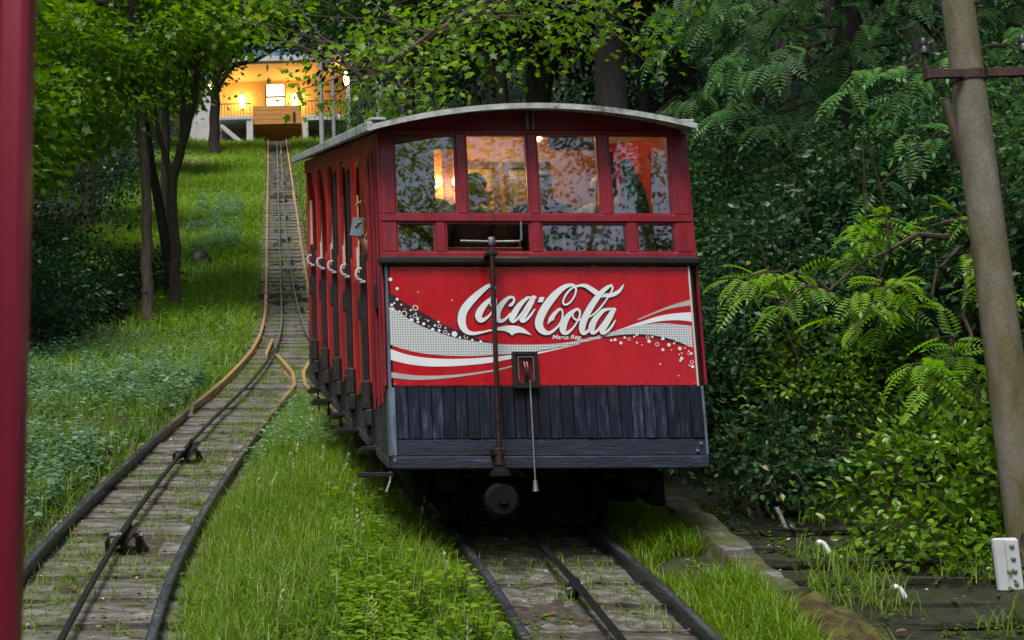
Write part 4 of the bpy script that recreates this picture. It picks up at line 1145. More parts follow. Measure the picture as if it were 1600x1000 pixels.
def make_person(label, loc, rotz, height, jacket, hair, arms='rest', lean=(0, 0), cap=None, group=None, hand_targets=None):
    p = thing('person', label, 'person', loc, rotz, group)
    p.parent = None
    s = height/1.70
    lx, ly = lean
    def q(x, y, z): 
        f = max(0, (z-.9))/.8
        return (x*s+lx*f, y*s+ly*f, z*s)
    J = {}
    J['pelvis'] = (q(0, 0, .93), (.15*s, .11*s)); J['waist'] = (q(0, 0, 1.08), (.135*s, .10*s)); J['chest'] = (q(0, 0, 1.28), (.16*s, .12*s))
    J['collar'] = (q(0, .0, 1.42), (.10*s, .085*s)); J['neck'] = (q(0, -.01, 1.48), .052*s); J['jaw'] = (q(0, -.035, 1.545), (.062*s, .07*s))
    J['head'] = (q(0, -.02, 1.60), (.075*s, .092*s)); J['crown'] = (q(0, -.005, 1.655), (.06*s, .075*s))
    J['nose'] = (q(0, -.115, 1.575), .014*s)
    E = [('pelvis', 'waist'), ('waist', 'chest'), ('chest', 'collar'), ('collar', 'neck'), ('neck', 'jaw'), ('jaw', 'head'), ('head', 'crown'), ('head', 'nose')]
    for sd, n in ((-1, 'l'), (1, 'r')):
        J[n+'hip'] = (q(sd*.09, 0, .86), .085*s); J[n+'knee'] = (q(sd*.10, -.02, .48), .058*s); J[n+'ankle'] = (q(sd*.10, .01, .08), .042*s); J[n+'toe'] = (q(sd*.115, -.15, .035), .035*s)
        E += [('pelvis', n+'hip'), (n+'hip', n+'knee'), (n+'knee', n+'ankle'), (n+'ankle', n+'toe')]
        J[n+'sh'] = (q(sd*.185, 0, 1.385), .062*s)
        if hand_targets and n in hand_targets:
            el, wr, hd, pn = hand_targets[n]
            J[n+'el'] = (el, .042*s); J[n+'wr'] = (wr, .029*s)
        else:
            J[n+'el'] = (q(sd*.24, -.02, 1.10), .042*s); J[n+'wr'] = (q(sd*.20, -.18, .94), .029*s)
            hd, pn = (-sd*.3, -.8, -.3), (-sd, 0, -.2)
        E += [('collar', n+'sh'), (n+'sh', n+'el'), (n+'el', n+'wr')]
        add_hand(J, E, n+'wr', hd, pn, sd, .5, s)
    body = skin_obj('body', J, E, M['skin'], p, 'pelvis')
    # jacket and trousers follow the body a little outside it
    def cloth(name, keys, mat, root, g):
        JJ = {}
        for k in keys:
            pos, r = J[k]
            r = tuple(x+g for x in r) if hasattr(r, '__len__') else r+g
            JJ[k] = (pos, r)
        EE = [e for e in E if e[0] in JJ and e[1] in JJ]
        return skin_obj(name, JJ, EE, mat, p, root)
    arms_k = [k+j for k in 'lr' for j in ('sh', 'el')]
    if not hand_targets: arms_k += ['lwr', 'rwr']
    cloth('jacket', ['pelvis', 'waist', 'chest', 'collar']+arms_k, jacket, 'pelvis', .016)
    cloth('trousers', ['pelvis']+[k+j for k in 'lr' for j in ('hip', 'knee', 'ankle')], M['trousers'], 'pelvis', .010)
    hb = MB()
    c = Vector(J['crown'][0]); hr = .098*s
    rows = []
    for i in range(8):
        a = -.25+1.8*i/7
        rows.append((hr*math.cos(a)*1.0 if i < 7 else .003, hr*math.sin(a)*.95))
    hb.lathe(rows, c+Vector((0, .018*s, -.03*s)), 'z', 14)
    hb.build('cap' if cap else 'hair', cap or hair, p, smooth=True)
    if cap:
        MB().cbox(c.x-.06*s, c.x+.06*s, c.y-.17*s, c.y-.06*s, c.z-.045*s, c.z-.035*s, .004).build('cap_brim', cap, p)
    eb = MB()
    h = Vector(J['head'][0])
    for sd in (-1, 1): eb.lathe([(.004, -.012), (.010, -.006), (.004, 0)], (h.x+sd*.030*s, h.y-.088*s, h.z+.005*s), 'y', 8)
    eb.build('eyes', M['hair_dark'], p)
    MB().cbox(h.x-.022*s, h.x+.022*s, h.y-.108*s, h.y-.098*s, h.z-.062*s, h.z-.055*s, .002).build('mouth', M['int_dark'], p)
    return p
def car_pt(u, v, w):
    c, s = math.cos(CAR_TH), math.sin(CAR_TH)
    return (1.73+u*c-v*s, 8.2+u*s+v*c, pz(8.2)+w)
PGR = 'passengers standing in the cab of the red car'
make_person('person in olive jacket leaning over behind the open lower window', car_pt(-.33, .66, 1.06), CAR_TH+R(10), 1.60, M['jacket_olive'], M['hair_dark'], lean=(.05, -.12), group=PGR)
make_person('person in orange cap standing before the dark cab door', car_pt(-.13, .92, 1.06), CAR_TH, 1.62, M['jacket_dark'], M['hair_dark'], cap=M['cap_orange'], group=PGR)
make_person('person in dark blue jacket behind the third front window', car_pt(.24, .72, 1.06), CAR_TH-R(15), 1.66, M['jacket_dark'], M['hair_dark'], group=PGR)
make_person('person with pale grey hair at the rightmost front window', car_pt(.68, .62, 1.06), CAR_TH-R(10), 1.62, M['shirt_pale'], M['hair_grey'], group=PGR)
# passenger leaning out of the first side door with a phone: standing just inside, arms through the opening
ph = make_person('person holding a phone out of the first side door opening', car_pt(-.55, .92, 1.165), CAR_TH+R(-35), 1.62, M['shirt_grey'], M['hair_dark'], group=PGR,
                 hand_targets={'l': ((-.31, -.08, 1.00), (-.43, -.16, 1.13), (-.1, -.25, 1), (.6, -.5, .1)), 'r': ((-.05, -.24, 1.30), (-.30, -.20, 1.41), (-1, -.1, .1), (0, .3, -1))})
b = MB().cbox(-.045, .045, -.006, .006, -.075, .075, .004)
phone = b.build('phone', M['phone'])
pw_ = ph.matrix_basis @ Vector((-.445, -.205, 1.235))
phone.location = pw_; phone.rotation_euler = (R(-8), R(10), CAR_TH+R(-20))
MB().lathe([(.008, -.002), (.008, 0)], (.028, -.006, .055), 'y', 10).build('camera_lens', M['black'], phone)
tag(phone, 'blue grey mobile phone held out of the car side', 'phone')

# ------------------------------------------------------------------ upper station
M['st_yellow'] = surf('ochre_wall', [(0.3, (0.58, 0.34, 0.09)), (0.7, (0.66, 0.41, 0.12))], 1.5, 0.8, 0.1, 10)
M['st_orange'] = surf('orange_boards', [(0.3, (0.42, 0.18, 0.035)), (0.7, (0.55, 0.26, 0.05))], 3, 0.7, 0.2, 10, stretch=(.6, 1, 4))
M['st_white'] = surf('white_render', [(0.3, (0.40, 0.40, 0.41)), (0.7, (0.56, 0.56, 0.57))], 1.5, 0.85, 0.1, 10)
M['st_grey'] = surf('grey_render', [(0.3, (0.22, 0.22, 0.23)), (0.7, (0.34, 0.34, 0.35))], 2, 0.85, 0.2, 10)
M['st_dark'] = surf('dark_void', [(0.3, (0.01, 0.009, 0.008)), (0.7, (0.02, 0.018, 0.016))], 2, 0.9)
M['lamp_glow'] = emit_mat('lamp_glow', (1.0, 0.74, 0.30), 6.0)
M['window_glow'] = emit_mat('window_glow', (1.0, 0.82, 0.48), 1.3)
st = thing('station_building', 'upper station with ochre wall and orange boarded front above the rails', 'station', (0.31, 66, 24.4))
def sb(name, mat, boxes, parent=None, c=0.0):
    b = MB()
    for q in boxes: b.cbox(*q, .02) if c else b.box(*q)
    return b.build(name, mat, parent or st)
g = 24.4
wall = sb('wall', M['st_yellow'], [(-4.0, -.62, 2.0, 2.25, 2.3, 5.25), (.50, 3.9, 2.0, 2.25, 2.3, 5.25), (-.62, .50, 2.0, 2.25, 2.3, 3.5), (-.62, .50, 2.0, 2.25, 5.0, 5.25), (-4.0, -3.8, 2.25, 8, 0, 5.25), (3.7, 3.9, 2.25, 8, 0, 5.25)])
sb('back_wall', M['st_yellow'], [(-3.8, 3.7, 7.8, 8, 0, 5.25)])
win = sb('window', M['st_dark'], [(-.62, -.56, 1.97, 2.06, 3.5, 5.0), (.44, .50, 1.97, 2.06, 3.5, 5.0), (-.56, .44, 1.97, 2.06, 4.22, 4.29)])
sb('pane', M['window_glow'], [(-.56, .44, 2.05, 2.08, 3.5, 4.22), (-.56, .44, 2.05, 2.08, 4.29, 5.0)], win)
par = thing('parapet', None, None, (0, 0, 0)); par.parent = st
par_b = [MB().cbox(-1.30, 1.32, .0, .08, 1.93+.265*i, 2.185+.265*i, .01) for i in range(4)]
for q in par_b: q.build('plank', M['st_orange'], par)
sb('soffit', M['st_orange'], [], st) if False else None
b = MB().add([(-1.3, .08, 1.925), (1.32, .08, 1.925), (1.05, 1.6, .95), (-1.0, 1.6, .95)], [(0, 1, 2, 3)])
b.add([(-1.3, .08, 1.90), (-1.3, .08, .55), (-1.0, 1.6, .3), (-1.0, 1.6, .95)], [(0, 1, 2, 3)])
b.add([(1.32, .08, 1.90), (1.32, .08, .55), (1.05, 1.6, .3), (1.05, 1.6, .95)], [(3, 2, 1, 0)])
b.build('soffit', M['st_orange'], st)
sb('tunnel', M['st_dark'], [(-1.6, 1.6, 4.5, 4.6, -.5, 2.2), (-1.3, -1.01, 1.6, 4.5, 0, 2.2), (1.06, 1.3, 1.6, 4.5, 0, 2.2), (-1.3, 1.3, 1.62, 4.5, .96, 1.1)])
MB().cbox(.86, 1.0, -.02, -.002, 2.0, 2.6, .003).build('vent', M['st_dark'], st)
MB().add([(-1.0, .2, 2.95), (-.4, .2, 2.95), (-.4, .2, 2.99), (-1.0, .2, 2.99)], [(0, 1, 2, 3)])
sb('floor_slab', M['st_white'], [(-3.1, -1.4, -.3, 2.0, 2.12, 2.32), (-1.30, 1.32, .1, 2.0, 2.1, 2.29), (1.5, 3.9, -.3, 2.0, 1.98, 2.28)], c=1)
for (x0, x1, z1) in ((-1.66, -1.31, 2.35), (1.37, 1.66, 2.1)):
    sb('pillar', M['st_white'], [(x0, x1, -.25, .2, .2, z1)], c=1)
MB().cbox(3.74, 3.96, -.5, -.28, -.4, 3.9, .02).build('pillar', M['st_grey'], st)
sb('under_wall', M['st_grey'], [(-3.6, -1.3, 1.4, 1.6, -.4, 2.1)]); sb('under_wall', M['st_grey'], [(1.66, 3.9, 1.4, 1.6, -.4, 1.97)])
b = MB().prism([(-3.2, 1.75), (-2.9, 1.75), (-1.25, .25), (-1.65, .25)], 'y', -.6, -.3)
b.build('stair_wall', M['st_white'], st)
b = MB().prism([(-5.1, -.2), (-3.35, -.2), (-3.35, 4.2), (-3.85, 4.2), (-4.6, 2.4)], 'y', .4, .7)
b.build('side_wall', M['st_white'], st)
def railing(x0, x1, z, y, h):
    b = MB()
    b.box(x0, x1, y-.02, y+.02, z+h-.05, z+h)
    x = x0+.05
    while x < x1:
        b.box(x-.014, x+.014, y-.012, y+.012, z, z+h-.05); x += .17
    return b.build('railing', M['st_dark'], st)
railing(-3.05, -1.4, 2.32, -.25, .75); railing(1.5, 3.7, 2.28, -.25, .85)
sb('ceiling', M['st_yellow'], [(-3.25, 4.1, -.5, 2.0, 5.20, 5.255)])
b = MB().cbox(-3.3, 4.15, -.6, 9, 5.26, 5.55, .03); b.cbox(-3.34, 4.19, -.64, -.58, 5.30, 5.60, .01)
b.build('roof', M['st_white'], st)
sb('upper_storey', M['st_white'], [(-2.2, 3.2, 4.0, 8, 5.56, 7.4)])
b = MB()
for (x, y, z) in ((-3.75, 1.0, 4.30), (-1.92, 1.9, 4.0), (1.02, 1.9, 4.0), (3.78, -.2, 4.35)):
    h = .38
    lo = MB().lathe([(.05, -h), (.13, -h+.07), (.14, 0), (.13, h-.07), (.05, h)], (x, y, z), 'z', 10).build('wall_lamp', M['lamp_glow'], st, smooth=True)
    MB().box(x-.05, x+.05, y+.1, y+.16, z-.5, z+.5).build('lamp_bracket', M['st_dark'], lo)
    ld = bpy.data.lights.new('lamp_light', 'POINT'); ld.energy = 34; ld.color = (1, .72, .34); ld.shadow_soft_size = .15
    l2 = bpy.data.objects.new('lamp_light', ld); COL.objects.link(l2); l2.parent = lo; l2.location = (x, y-.35, z)

# ------------------------------------------------------------------ concrete pole with crossarm, box and conduits
PX, PY = 4.47, 8.0
pole = thing('utility_pole', 'round weathered concrete pole at the right edge with iron crossarm', 'pole', (PX, PY, 2.0))
MB().tube([(0, 0, -.3), (0, 0, 1.2), (0, 0, 2.6), (0, 0, 4.0), (0, 0, 6.5)], [.112, .107, .100, .092, .078], 28, True).build('shaft', M['pole'], pole, smooth=True)
zc = 3.46
arm = MB().cbox(-.315, -.075, -.100, -.070, zc-.030, zc+.030, .004).cbox(-.317, -.290, -.135, -.065, zc-.045, zc+.035, .004).build('crossarm', M['rust'], pole)
MB().cbox(.075, .325, -.100, -.070, zc-.030, zc+.030, .004).cbox(.300, .327, -.135, -.065, zc-.06, zc+.033, .004).build('crossarm', M['rust'], pole)
MB().lathe([(.094, zc-.032), (.104, zc-.030), (.104, zc+.030), (.094, zc+.032)], (0, 0, 0), 'z', 28).build('collar', M['rust'], arm, smooth=True)
for x in (-.302, .312):
    pn = MB().tube([(x, -.10, zc+.02), (x, -.10, zc+.17)], .009, 8).build('insulator_pin', M['rust'], arm)
    MB().lathe([(.016, zc+.13), (.028, zc+.135), (.026, zc+.165), (.021, zc+.18), (.026, zc+.19), (.026, zc+.215), (.020, zc+.235), (.012, zc+.24), (.004, zc+.242)], (x, -.10, 0), 'z', 16).build('insulator', M['insulator'], arm, smooth=True)
jb = thing('junction_box', 'grey white junction box with four screws fixed to the concrete pole', 'junction box', (4.235, 7.82, 2.235), R(-24))
MB().cbox(-.066, .066, -.055, .055, 0, .31, .012).build('box_body', M['white_plastic'], jb)
MB().cbox(-.005, .064, -.064, -.0555, .012, .298, .004).build('box_lid', M['white_plastic'], jb)
for i in range(4): MB().lathe([(.013, 0), (.012, -.008), (.003, -.010)], (.030, -.064, .048+.071*i), 'y', 10).build('screw', M['steel'], jb)
cd = MB().tube([(4.262, 7.81, 2.245), (4.275, 7.80, 2.12), (4.31, 7.78, 1.98), (4.34, 7.76, 1.7)], .022, 10).build('conduit', M['conduit'], smooth=True)
MB().tube([(4.225, 7.82, 2.245), (4.235, 7.80, 2.08), (4.265, 7.78, 1.90), (4.29, 7.76, 1.7)], .011, 8).build('cable', M['conduit'], cd, smooth=True)
tag(cd, 'pale conduit and thin cable running down below the junction box', 'conduit')

# ------------------------------------------------------------------ wall, rock, steps and little lights at the right
def rough_block(x0, x1, y0, y1, h, top_dz, seed, name, mat, parent, nseg=9, bulge=.0):
    """a weathered block lying along the slope"""
    r = np.random.default_rng(seed)
    sec = 10
    V = []; F = []
    ys = np.linspace(y0, y1, nseg)
    for i, y in enumerate(ys):
        e = min(1, (i+.35)/1.2, (nseg-.65-i)/1.2) if bulge else 1
        for k in range(sec):
            a = 2*math.pi*k/sec+.314
            cxn, czn = math.cos(a), math.sin(a)
            q = 1/max(abs(cxn), abs(czn)) if not bulge else 1/max(abs(cxn), abs(czn))**.35
            x = (x0+x1)/2+(x1-x0)/2*cxn*q*e+r.normal(0, .010)
            z = pz(y)+top_dz-h/2+h/2*czn*q*e+r.normal(0, .010)
            V.append((x, y+r.normal(0, .012), z))
    for i in range(nseg-1):
        for k in range(sec): F.append((i*sec+k, i*sec+(k+1) % sec, (i+1)*sec+(k+1) % sec, (i+1)*sec+k))
    F += [tuple(range(sec))[::-1], tuple((nseg-1)*sec+k for k in range(sec))]
    return MB().add(V, F).build(name, mat, parent, smooth=bool(bulge))
rw = thing('kerb_wall', 'low mossy concrete wall beside the right track', 'wall', (0, 0, 0))
rough_block(2.68, 2.93, 8.06, 9.6, .34, .07, 1, 'concrete_block', M['wall_conc'], rw)
rough_block(2.67, 2.92, 7.36, 8.04, .34, .045, 2, 'concrete_block', M['wall_conc'], rw)
rk = rough_block(2.66, 3.12, 5.9, 7.42, .46, .05, 3, 'mossy_boulder', M['moss'], None, 16, 1)
su = rk.modifiers.new('s', 'SUBSURF'); su.levels = su.render_levels = 4
tx = bpy.data.textures.new('lumps', 'CLOUDS'); tx.noise_scale = .12; tx.noise_depth = 4
dm = rk.modifiers.new('d', 'DISPLACE'); dm.texture = tx; dm.strength = .13; dm.texture_coords = 'GLOBAL'
tag(rk, 'long brown mossy boulder lying at the end of the concrete wall', 'boulder')
sw = thing('stairway', 'dark mossy stone steps climbing between the wall and the glossy hedge', 'steps', (0, 0, 0))
for k in range(11):
    y = 6.0+.36*k
    r = random.Random(k)
    z = pz(y)-.12
    stp = MB().cbox(3.0, 4.2, y-.13, y+.15, z-.22, z-.03, .012).build('step', M['step'], sw)
    x = 3.0
    while x < 4.18:
        w = min(4.2-x, r.uniform(.22, .46))
        if r.random() > .12:
            zt = z+r.uniform(-.022, .014)
            ya, yb_ = y-.15+r.uniform(-.02, .02), y+.15+r.uniform(-.03, .01)
            c = MB().cbox(0, w-.012, 0, yb_-ya, -.06, 0, .014)
            c.v = [(p[0], p[1]+r.uniform(-.008, .008), p[2]+r.uniform(-.006, .006)) for p in c.v]
            c.build('stone', M['step'], stp, loc=(x, ya, zt), rot=(r.uniform(-.03, .03), r.uniform(-.03, .03), r.uniform(-.02, .02)))
        x += w
def path_light(label, x, y, z, s=1.0):
    t = thing('path_light', label, 'path light', (x, y, z), 0, 'white bent lights beside the steps')
    MB().tube([(0, 0, -.35), (0, 0, -.05)], .010, 8).build('stem', M['iron'], t)
    MB().tube([(-.055*s, -.01, .02*s), (-.030*s, 0, .030*s), (.0, 0, .015*s), (.035*s, 0, -.055*s)], [.018*s, .022*s, .023*s, .022*s], 10).build('cap', M['sign_white'], t, smooth=True)
path_light('white bent pipe light at the top of the dark steps', 3.46, 8.45, 2.52, .8)
path_light('white bent pipe light lower down by the glossy hedge', 3.53, 7.65, 2.25, .75)
pp = MB().tube([(3.47, 9.2, 2.80), (3.50, 9.2, 2.72), (3.53, 9.2, 2.63)], [.016, .016, .014], 8).tube([(3.53, 9.2, 2.64), (3.55, 9.2, 2.3)], .007, 6).build('pipe_post', M['conduit'], smooth=True)
tag(pp, 'thin grey slanted pipe in the dark hollow right of the car', 'pipe')

# ------------------------------------------------------------------ foliage
def unit(v): return v/(np.linalg.norm(v, axis=-1, keepdims=True)+1e-9)
def tri_fan(n): return [(0, i, i+1) for i in range(1, n-1)]
T = {}
T['rhomb'] = (np.array([(0, 0, 0), (.45, -.30, .07), (1, 0, -.06), (.45, .30, .07)], float), np.array([(0, 1, 2), (0, 2, 3)]))
T['ovate'] = (np.array([(0, 0, 0), (.25, -.25, .05), (.62, -.22, .03), (1, 0, -.12), (.62, .22, .03), (.25, .25, .05), (.5, 0, -.02)], float),
              np.array([(0, 1, 6), (1, 2, 6), (2, 3, 6), (3, 4, 6), (4, 5, 6), (5, 0, 6)]))
T['maple'] = (np.array([(.32, 0, -.02), (0, -.05, 0), (.10, -.34, .05), (.30, -.24, .02), (.52, -.52, .02), (.60, -.20, .02), (1.0, 0, -.10), (.60, .20, .02), (.52, .52, .02), (.30, .24, .02), (.10, .34, .05), (0, .05, 0)], float),
              np.array(tri_fan(12)+[(0, 11, 1)]))
T['blade'] = (np.array([(0, -.5, 0), (0, .5, 0), (.42, -.44, .0), (.42, .44, .0), (.78, -.3, .16), (.78, .3, .16), (1.0, 0, .42)], float), np.array([(0, 1, 3), (0, 3, 2), (2, 3, 5), (2, 5, 4), (4, 5, 6)]))
def pinnate(npairs, lw, droop=.35):
    V = []; F = []
    xs = np.linspace(.16, .94, npairs)
    def zz(x): return -droop*x*x
    V += [(0, -.006, 0), (0, .006, 0), (1, 0, zz(1))]; F.append((0, 1, 2))
    for x in xs:
        ln = .30*math.sin(math.pi*min(.93, .22+.72*x))**.6
        for s in (-1, 1):
            b = len(V)
            tx = x+.35*ln
            V += [(x, 0, zz(x)), (x+.10*ln, s*ln*.5, zz(x)+.015-lw*.0), (tx, s*ln, zz(x)-.06*ln*3), (x+.10*ln+lw, s*ln*.5, zz(x)+.01)]
            F += [(b, b+1, b+2), (b, b+2, b+3)] if s < 0 else [(b, b+2, b+1), (b, b+3, b+2)]
    b = len(V)
    V += [(.94, 0, zz(.94)), (1.05, -.05, zz(1.05)), (1.18, 0, zz(1.18)), (1.05, .05, zz(1.05))]
    F += [(b, b+1, b+2), (b, b+2, b+3)]
    return np.array(V, float), np.array(F)
T['pinnate'] = pinnate(8, .085)
T['pinnate_fine'] = pinnate(10, .07, .5)

def inst(tpl, pos, X, Z, s, tint, wid=None):
    tv, tf = T[tpl]
    X = unit(X); Z = unit(Z-X*np.sum(X*Z, 1, keepdims=True)); Y = np.cross(Z, X)
    s = np.broadcast_to(np.asarray(s, float), (len(pos),))
    w = s if wid is None else np.broadcast_to(np.asarray(wid, float), (len(pos),))
    V = pos[:, None]+X[:, None]*(tv[None, :, :1]*s[:, None, None])+Y[:, None]*(tv[None, :, 1:2]*w[:, None, None])+Z[:, None]*(tv[None, :, 2:]*s[:, None, None])
    F = tf[None]+(np.arange(len(pos))*len(tv))[:, None, None]
    return V.reshape(-1, 3), F.reshape(-1, 3), np.repeat(np.clip(tint, 0, 1), len(tv))
def merge(parts):
    V, F, Tn = [], [], []; b = 0
    for v, f, t in parts:
        V.append(v); F.append(f+b); Tn.append(t); b += len(v)
    return np.concatenate(V), np.concatenate(F), np.concatenate(Tn)
def leaves_obj(name, parts, mat, parent=None, **k):
    V, F, t = merge(parts)
    return link(name, np_mesh(name, V, F, mat, tint=t), parent, **k)

def clumps(rng, blobs, n, shell=.55):
    """clump centres spread through ellipsoids, thicker towards their outside; returns centres and outward directions"""
    B = np.array(blobs, float)
    w = B[:, 3]*B[:, 4]*B[:, 5]; w = w**.8
    k = rng.choice(len(B), n, p=w/w.sum())
    d = unit(rng.normal(size=(n, 3)))
    r = shell+(1-shell)*rng.random(n)**.7
    r *= 1+.16*np.sin(5*d[:, 0]+3*k)*np.cos(4*d[:, 2]+k)
    return B[k, :3]+d*r[:, None]*B[k, 3:], d
def clump_leaves(rng, C, D, per, cr, size, tpl='rhomb', droop=.35, flat=.5, tmin=.0, tmax=.85, up=.9):
    n = len(C)
    N = n*per
    q = rng.normal(size=(n, per, 3))*np.array([cr, cr, cr*flat])
    pos = (C[:, None]+q).reshape(-1, 3)
    out = np.repeat(D, per, 0)*.6+unit(q.reshape(-1, 3))*.9
    X = out+rng.normal(size=(N, 3))*.35; X[:, 2] -= droop
    Z = rng.normal(size=(N, 3))*.45+np.repeat(D, per, 0)*.3; Z[:, 2] += up
    tc = rng.random(n)*.5
    tint = tmin+(tmax-tmin)*np.clip(np.repeat(tc, per)+rng.random(N)*.5, 0, 1)
    acc = rng.random(N) < .012
    tint = np.where(acc, 1.0, tint)
    return inst(tpl, pos, X, Z, size*(.65+.6*rng.random(N)), tint)

def limb_path(a, b, n, wob, rng, sag=0.0):
    a, b = np.array(a, float), np.array(b, float)
    P = [a+(b-a)*t+rng.normal(0, wob, 3)*math.sin(math.pi*t)+np.array([0, 0, sag*math.sin(math.pi*t)]) for t in np.linspace(0, 1, n)]
    P[0], P[-1] = a, b
    return [tuple(p) for p in P]

def make_tree(name, label, base, trunk_pts, rad, blobs, leaf, nclump, per, cr, size, tpl='rhomb', bark='bark', limbs=8, seed=1, group=None, droop=.35, cat='tree', extra=None, tmax=.85, shell=.5, flat=.5):
    """trunk_pts are relative to base; blobs (centre, radii) too"""
    rng = np.random.default_rng(seed)
    t = thing(name, label, cat, base, 0, group)
    b = MB()
    n = len(trunk_pts)
    P = [(0, 0, -.4)]+list(trunk_pts)
    sp = smooth_path(P, 4)
    jit = rng.normal(0, rad*.10, sp.shape); jit[0] = 0
    sp = sp+jit
    rads = [rad*(1.25 if i < 2 else 1)*(1-.55*i/len(sp)) for i in range(len(sp))]
    b.tube([tuple(p) for p in sp], rads, 12)
    C, D = clumps(rng, blobs, nclump, shell)
    for i in range(limbs):
        k = rng.integers(len(C))
        j = int(len(sp)*(.45+.5*rng.random()))
        s = sp[min(j, len(sp)-1)]
        pth = limb_path(s, C[k], 6, .10*np.linalg.norm(C[k]-s)*.5, rng, .1)
        r0 = rad*(.32+.2*rng.random())
        b.tube(pth, [r0*(1-.85*q/5)+.006 for q in range(6)], 6)
    if extra:
        for pth, r0 in extra:
            q = smooth_path(pth, 4)
            b.tube([tuple(p) for p in q], [r0*(1-.5*i/len(q)) for i in range(len(q))], 9)
    b.build('trunk', M[bark], t, smooth=True)
    leaves_obj('crown', [clump_leaves(rng, C, D, per, cr, size, tpl, droop, flat, 0, tmax)], L[leaf], t)
    return t

# ---- left side trees
gl = lambda x, y: float(gz(x, y))
A0 = (-2.26, 22.6)
make_tree('slender_tree', 'slender left tree whose straight trunk rises nearest the left track', (*A0, gl(*A0)), [(-.05, 0, 1.2), (-.07, 0, 2.6), (-.26, .1, 5.0), (-.3, .1, 7.5), (-.1, .3, 9.5)], .118,
          [(-1.6, -.6, 4.6, 1.9, 1.6, 1.3), (-.4, -.4, 5.6, 1.7, 1.5, 1.1), (-2.8, -1.6, 3.4, 1.2, 1.2, 1.3), (.6, .6, 7.6, 2.2, 2, 1.2), (-1.5, 0, 7.8, 2.8, 2.4, 1.6), (-3.2, -1.5, 5.6, 1.5, 1.5, 1.4)],
          'plane', 420, 44, .30, .125, 'maple', 'bark', 10, 21, 'trees on the left slope')
B0 = (-2.02, 25.5)
make_tree('forked_tree', 'forked left tree splitting into two dark limbs above the grass', (*B0, gl(*B0)), [(-.02, 0, 1.3), (-.05, 0, 2.7), (.14, 0, 3.5), (.42, 0, 4.8), (.5, .1, 6.2), (.4, .3, 8)], .128,
          [(-.2, .3, 5.6, 1.2, 1.2, .9), (.2, .5, 7.6, 2.4, 2.2, 1.5), (1.0, .4, 6.2, .9, 1.0, .6)],
          'plane', 170, 44, .32, .13, 'maple', 'bark', 6, 22, 'trees on the left slope', extra=[([(-.05, 0, 2.7), (-.25, 0, 3.4), (-.42, .05, 4.2), (-.5, .1, 5.4)], .07)])
C0 = (-2.6, 30)
make_tree('slender_tree', 'thin left tree standing behind the forked dark tree', (*C0, gl(*C0)), [(-.02, 0, 2), (0, 0, 4), (.02, 0, 6), (.1, 0, 8)], .13,
          [(-.6, 0, 6.8, 2, 2, 1.6), (-2.0, .5, 5, 1.6, 1.5, 1.5)], 'plane', 120, 34, .34, .18, 'maple', 'bark_dark', 6, 23, 'trees on the left slope')
E0 = (-2.15, 26.8)
t = thing('leaning_stem', 'dark leaning stem crossing behind the two left trunks', 'tree stem', (*E0, gl(*E0)))
MB().tube([(.0, 0, -.3), (-.12, 0, .9), (-.3, 0, 2.0), (-.52, 0, 3.2), (-.7, .1, 4.6)], [.13, .12, .11, .09, .06], 10).build('trunk', M['bark_dark'], t, smooth=True)
D0 = (-2.72, 58)
make_tree('station_tree', 'dark tree with thick black trunk before the ochre station', (*D0, gl(*D0)), [(0, 0, 1.2), (.06, 0, 2.8), (.2, 0, 4.4), (.4, 0, 6.5), (.6, 0, 8.5)], .30,
          [(-1.2, 0, 5.0, 2.2, 2, 1.5), (.8, 0, 6.6, 2.4, 2.2, 1.4), (3.2, -.2, 7.3, 2.2, 2, 1.3), (-3.4, 0, 5.6, 2.2, 2, 2.0), (5.6, 0, 7.0, 2.0, 1.8, 1.4), (2.2, 0, 8.6, 5, 2.5, 1.4), (1.4, -.5, 6.2, 1.8, 1.3, .8), (4.6, -.4, 5.8, 1.3, 1.2, 1.3)],
          'dark', 300, 46, .42, .26, 'rhomb', 'bark_dark', 12, 24, extra=[([(.06, 0, 2.8), (-.35, 0, 3.6), (-.8, 0, 4.9)], .12)])
# trees farther up the left slope and beyond the station
spec = [(-5.0, 17.5, 'plane', 6.2, .12), (-6.2, 26, 'plane', 6.4, .16), (-8.5, 31, 'plane', 8, .2), (-5.4, 36, 'plane', 8, .2), (-9.5, 22, 'plane', 7.5, .2), (-12, 28, 'dark', 10, .25), (-7.5, 44, 'dark', 9, .22), (-12, 40, 'dark', 11, .25), (-5.2, 50, 'plane', 7.5, .2), (-15, 52, 'dark', 12, .3), (-8.5, 60, 'dark', 10, .25)]
labs = ['bright leafy tree nearest the red post on the left', 'leafy pale green tree left of the slender trunks', 'tall pale green tree farther left on the slope', 'pale green tree beyond the forked tree', 'spreading light green tree at the far left', 'dark tree deep in the left wood', 'dark tree high on the left slope', 'tall dark tree behind the left crowns', 'small pale tree below the white station wall', 'dark distant tree of the left wood', 'dark tree left of the station']
for i, (x, y, lf, h, r) in enumerate(spec):
    s = h/8
    make_tree('broadleaf_tree', labs[i], (x, y, gl(x, y)), [(.05, 0, h*.25), (.1, .1, h*.5), (0, .2, h*.85)], r,
              [(0, 0, h*.62, 2.3*s, 2.2*s, 1.6*s), (-1.3*s, -.5, h*.42, 1.6*s, 1.5*s, 1.3*s), (1.2*s, -.6, h*.48, 1.5*s, 1.5*s, 1.2*s), (.3, 0, h*.86, 2.2*s, 2*s, 1.4*s)],
              lf, 260, 36, .36*s, .15 if y < 40 else .24, 'maple' if y < 35 else 'rhomb', 'bark', 6, 40+i, 'trees of the left wood', tmax=.85)
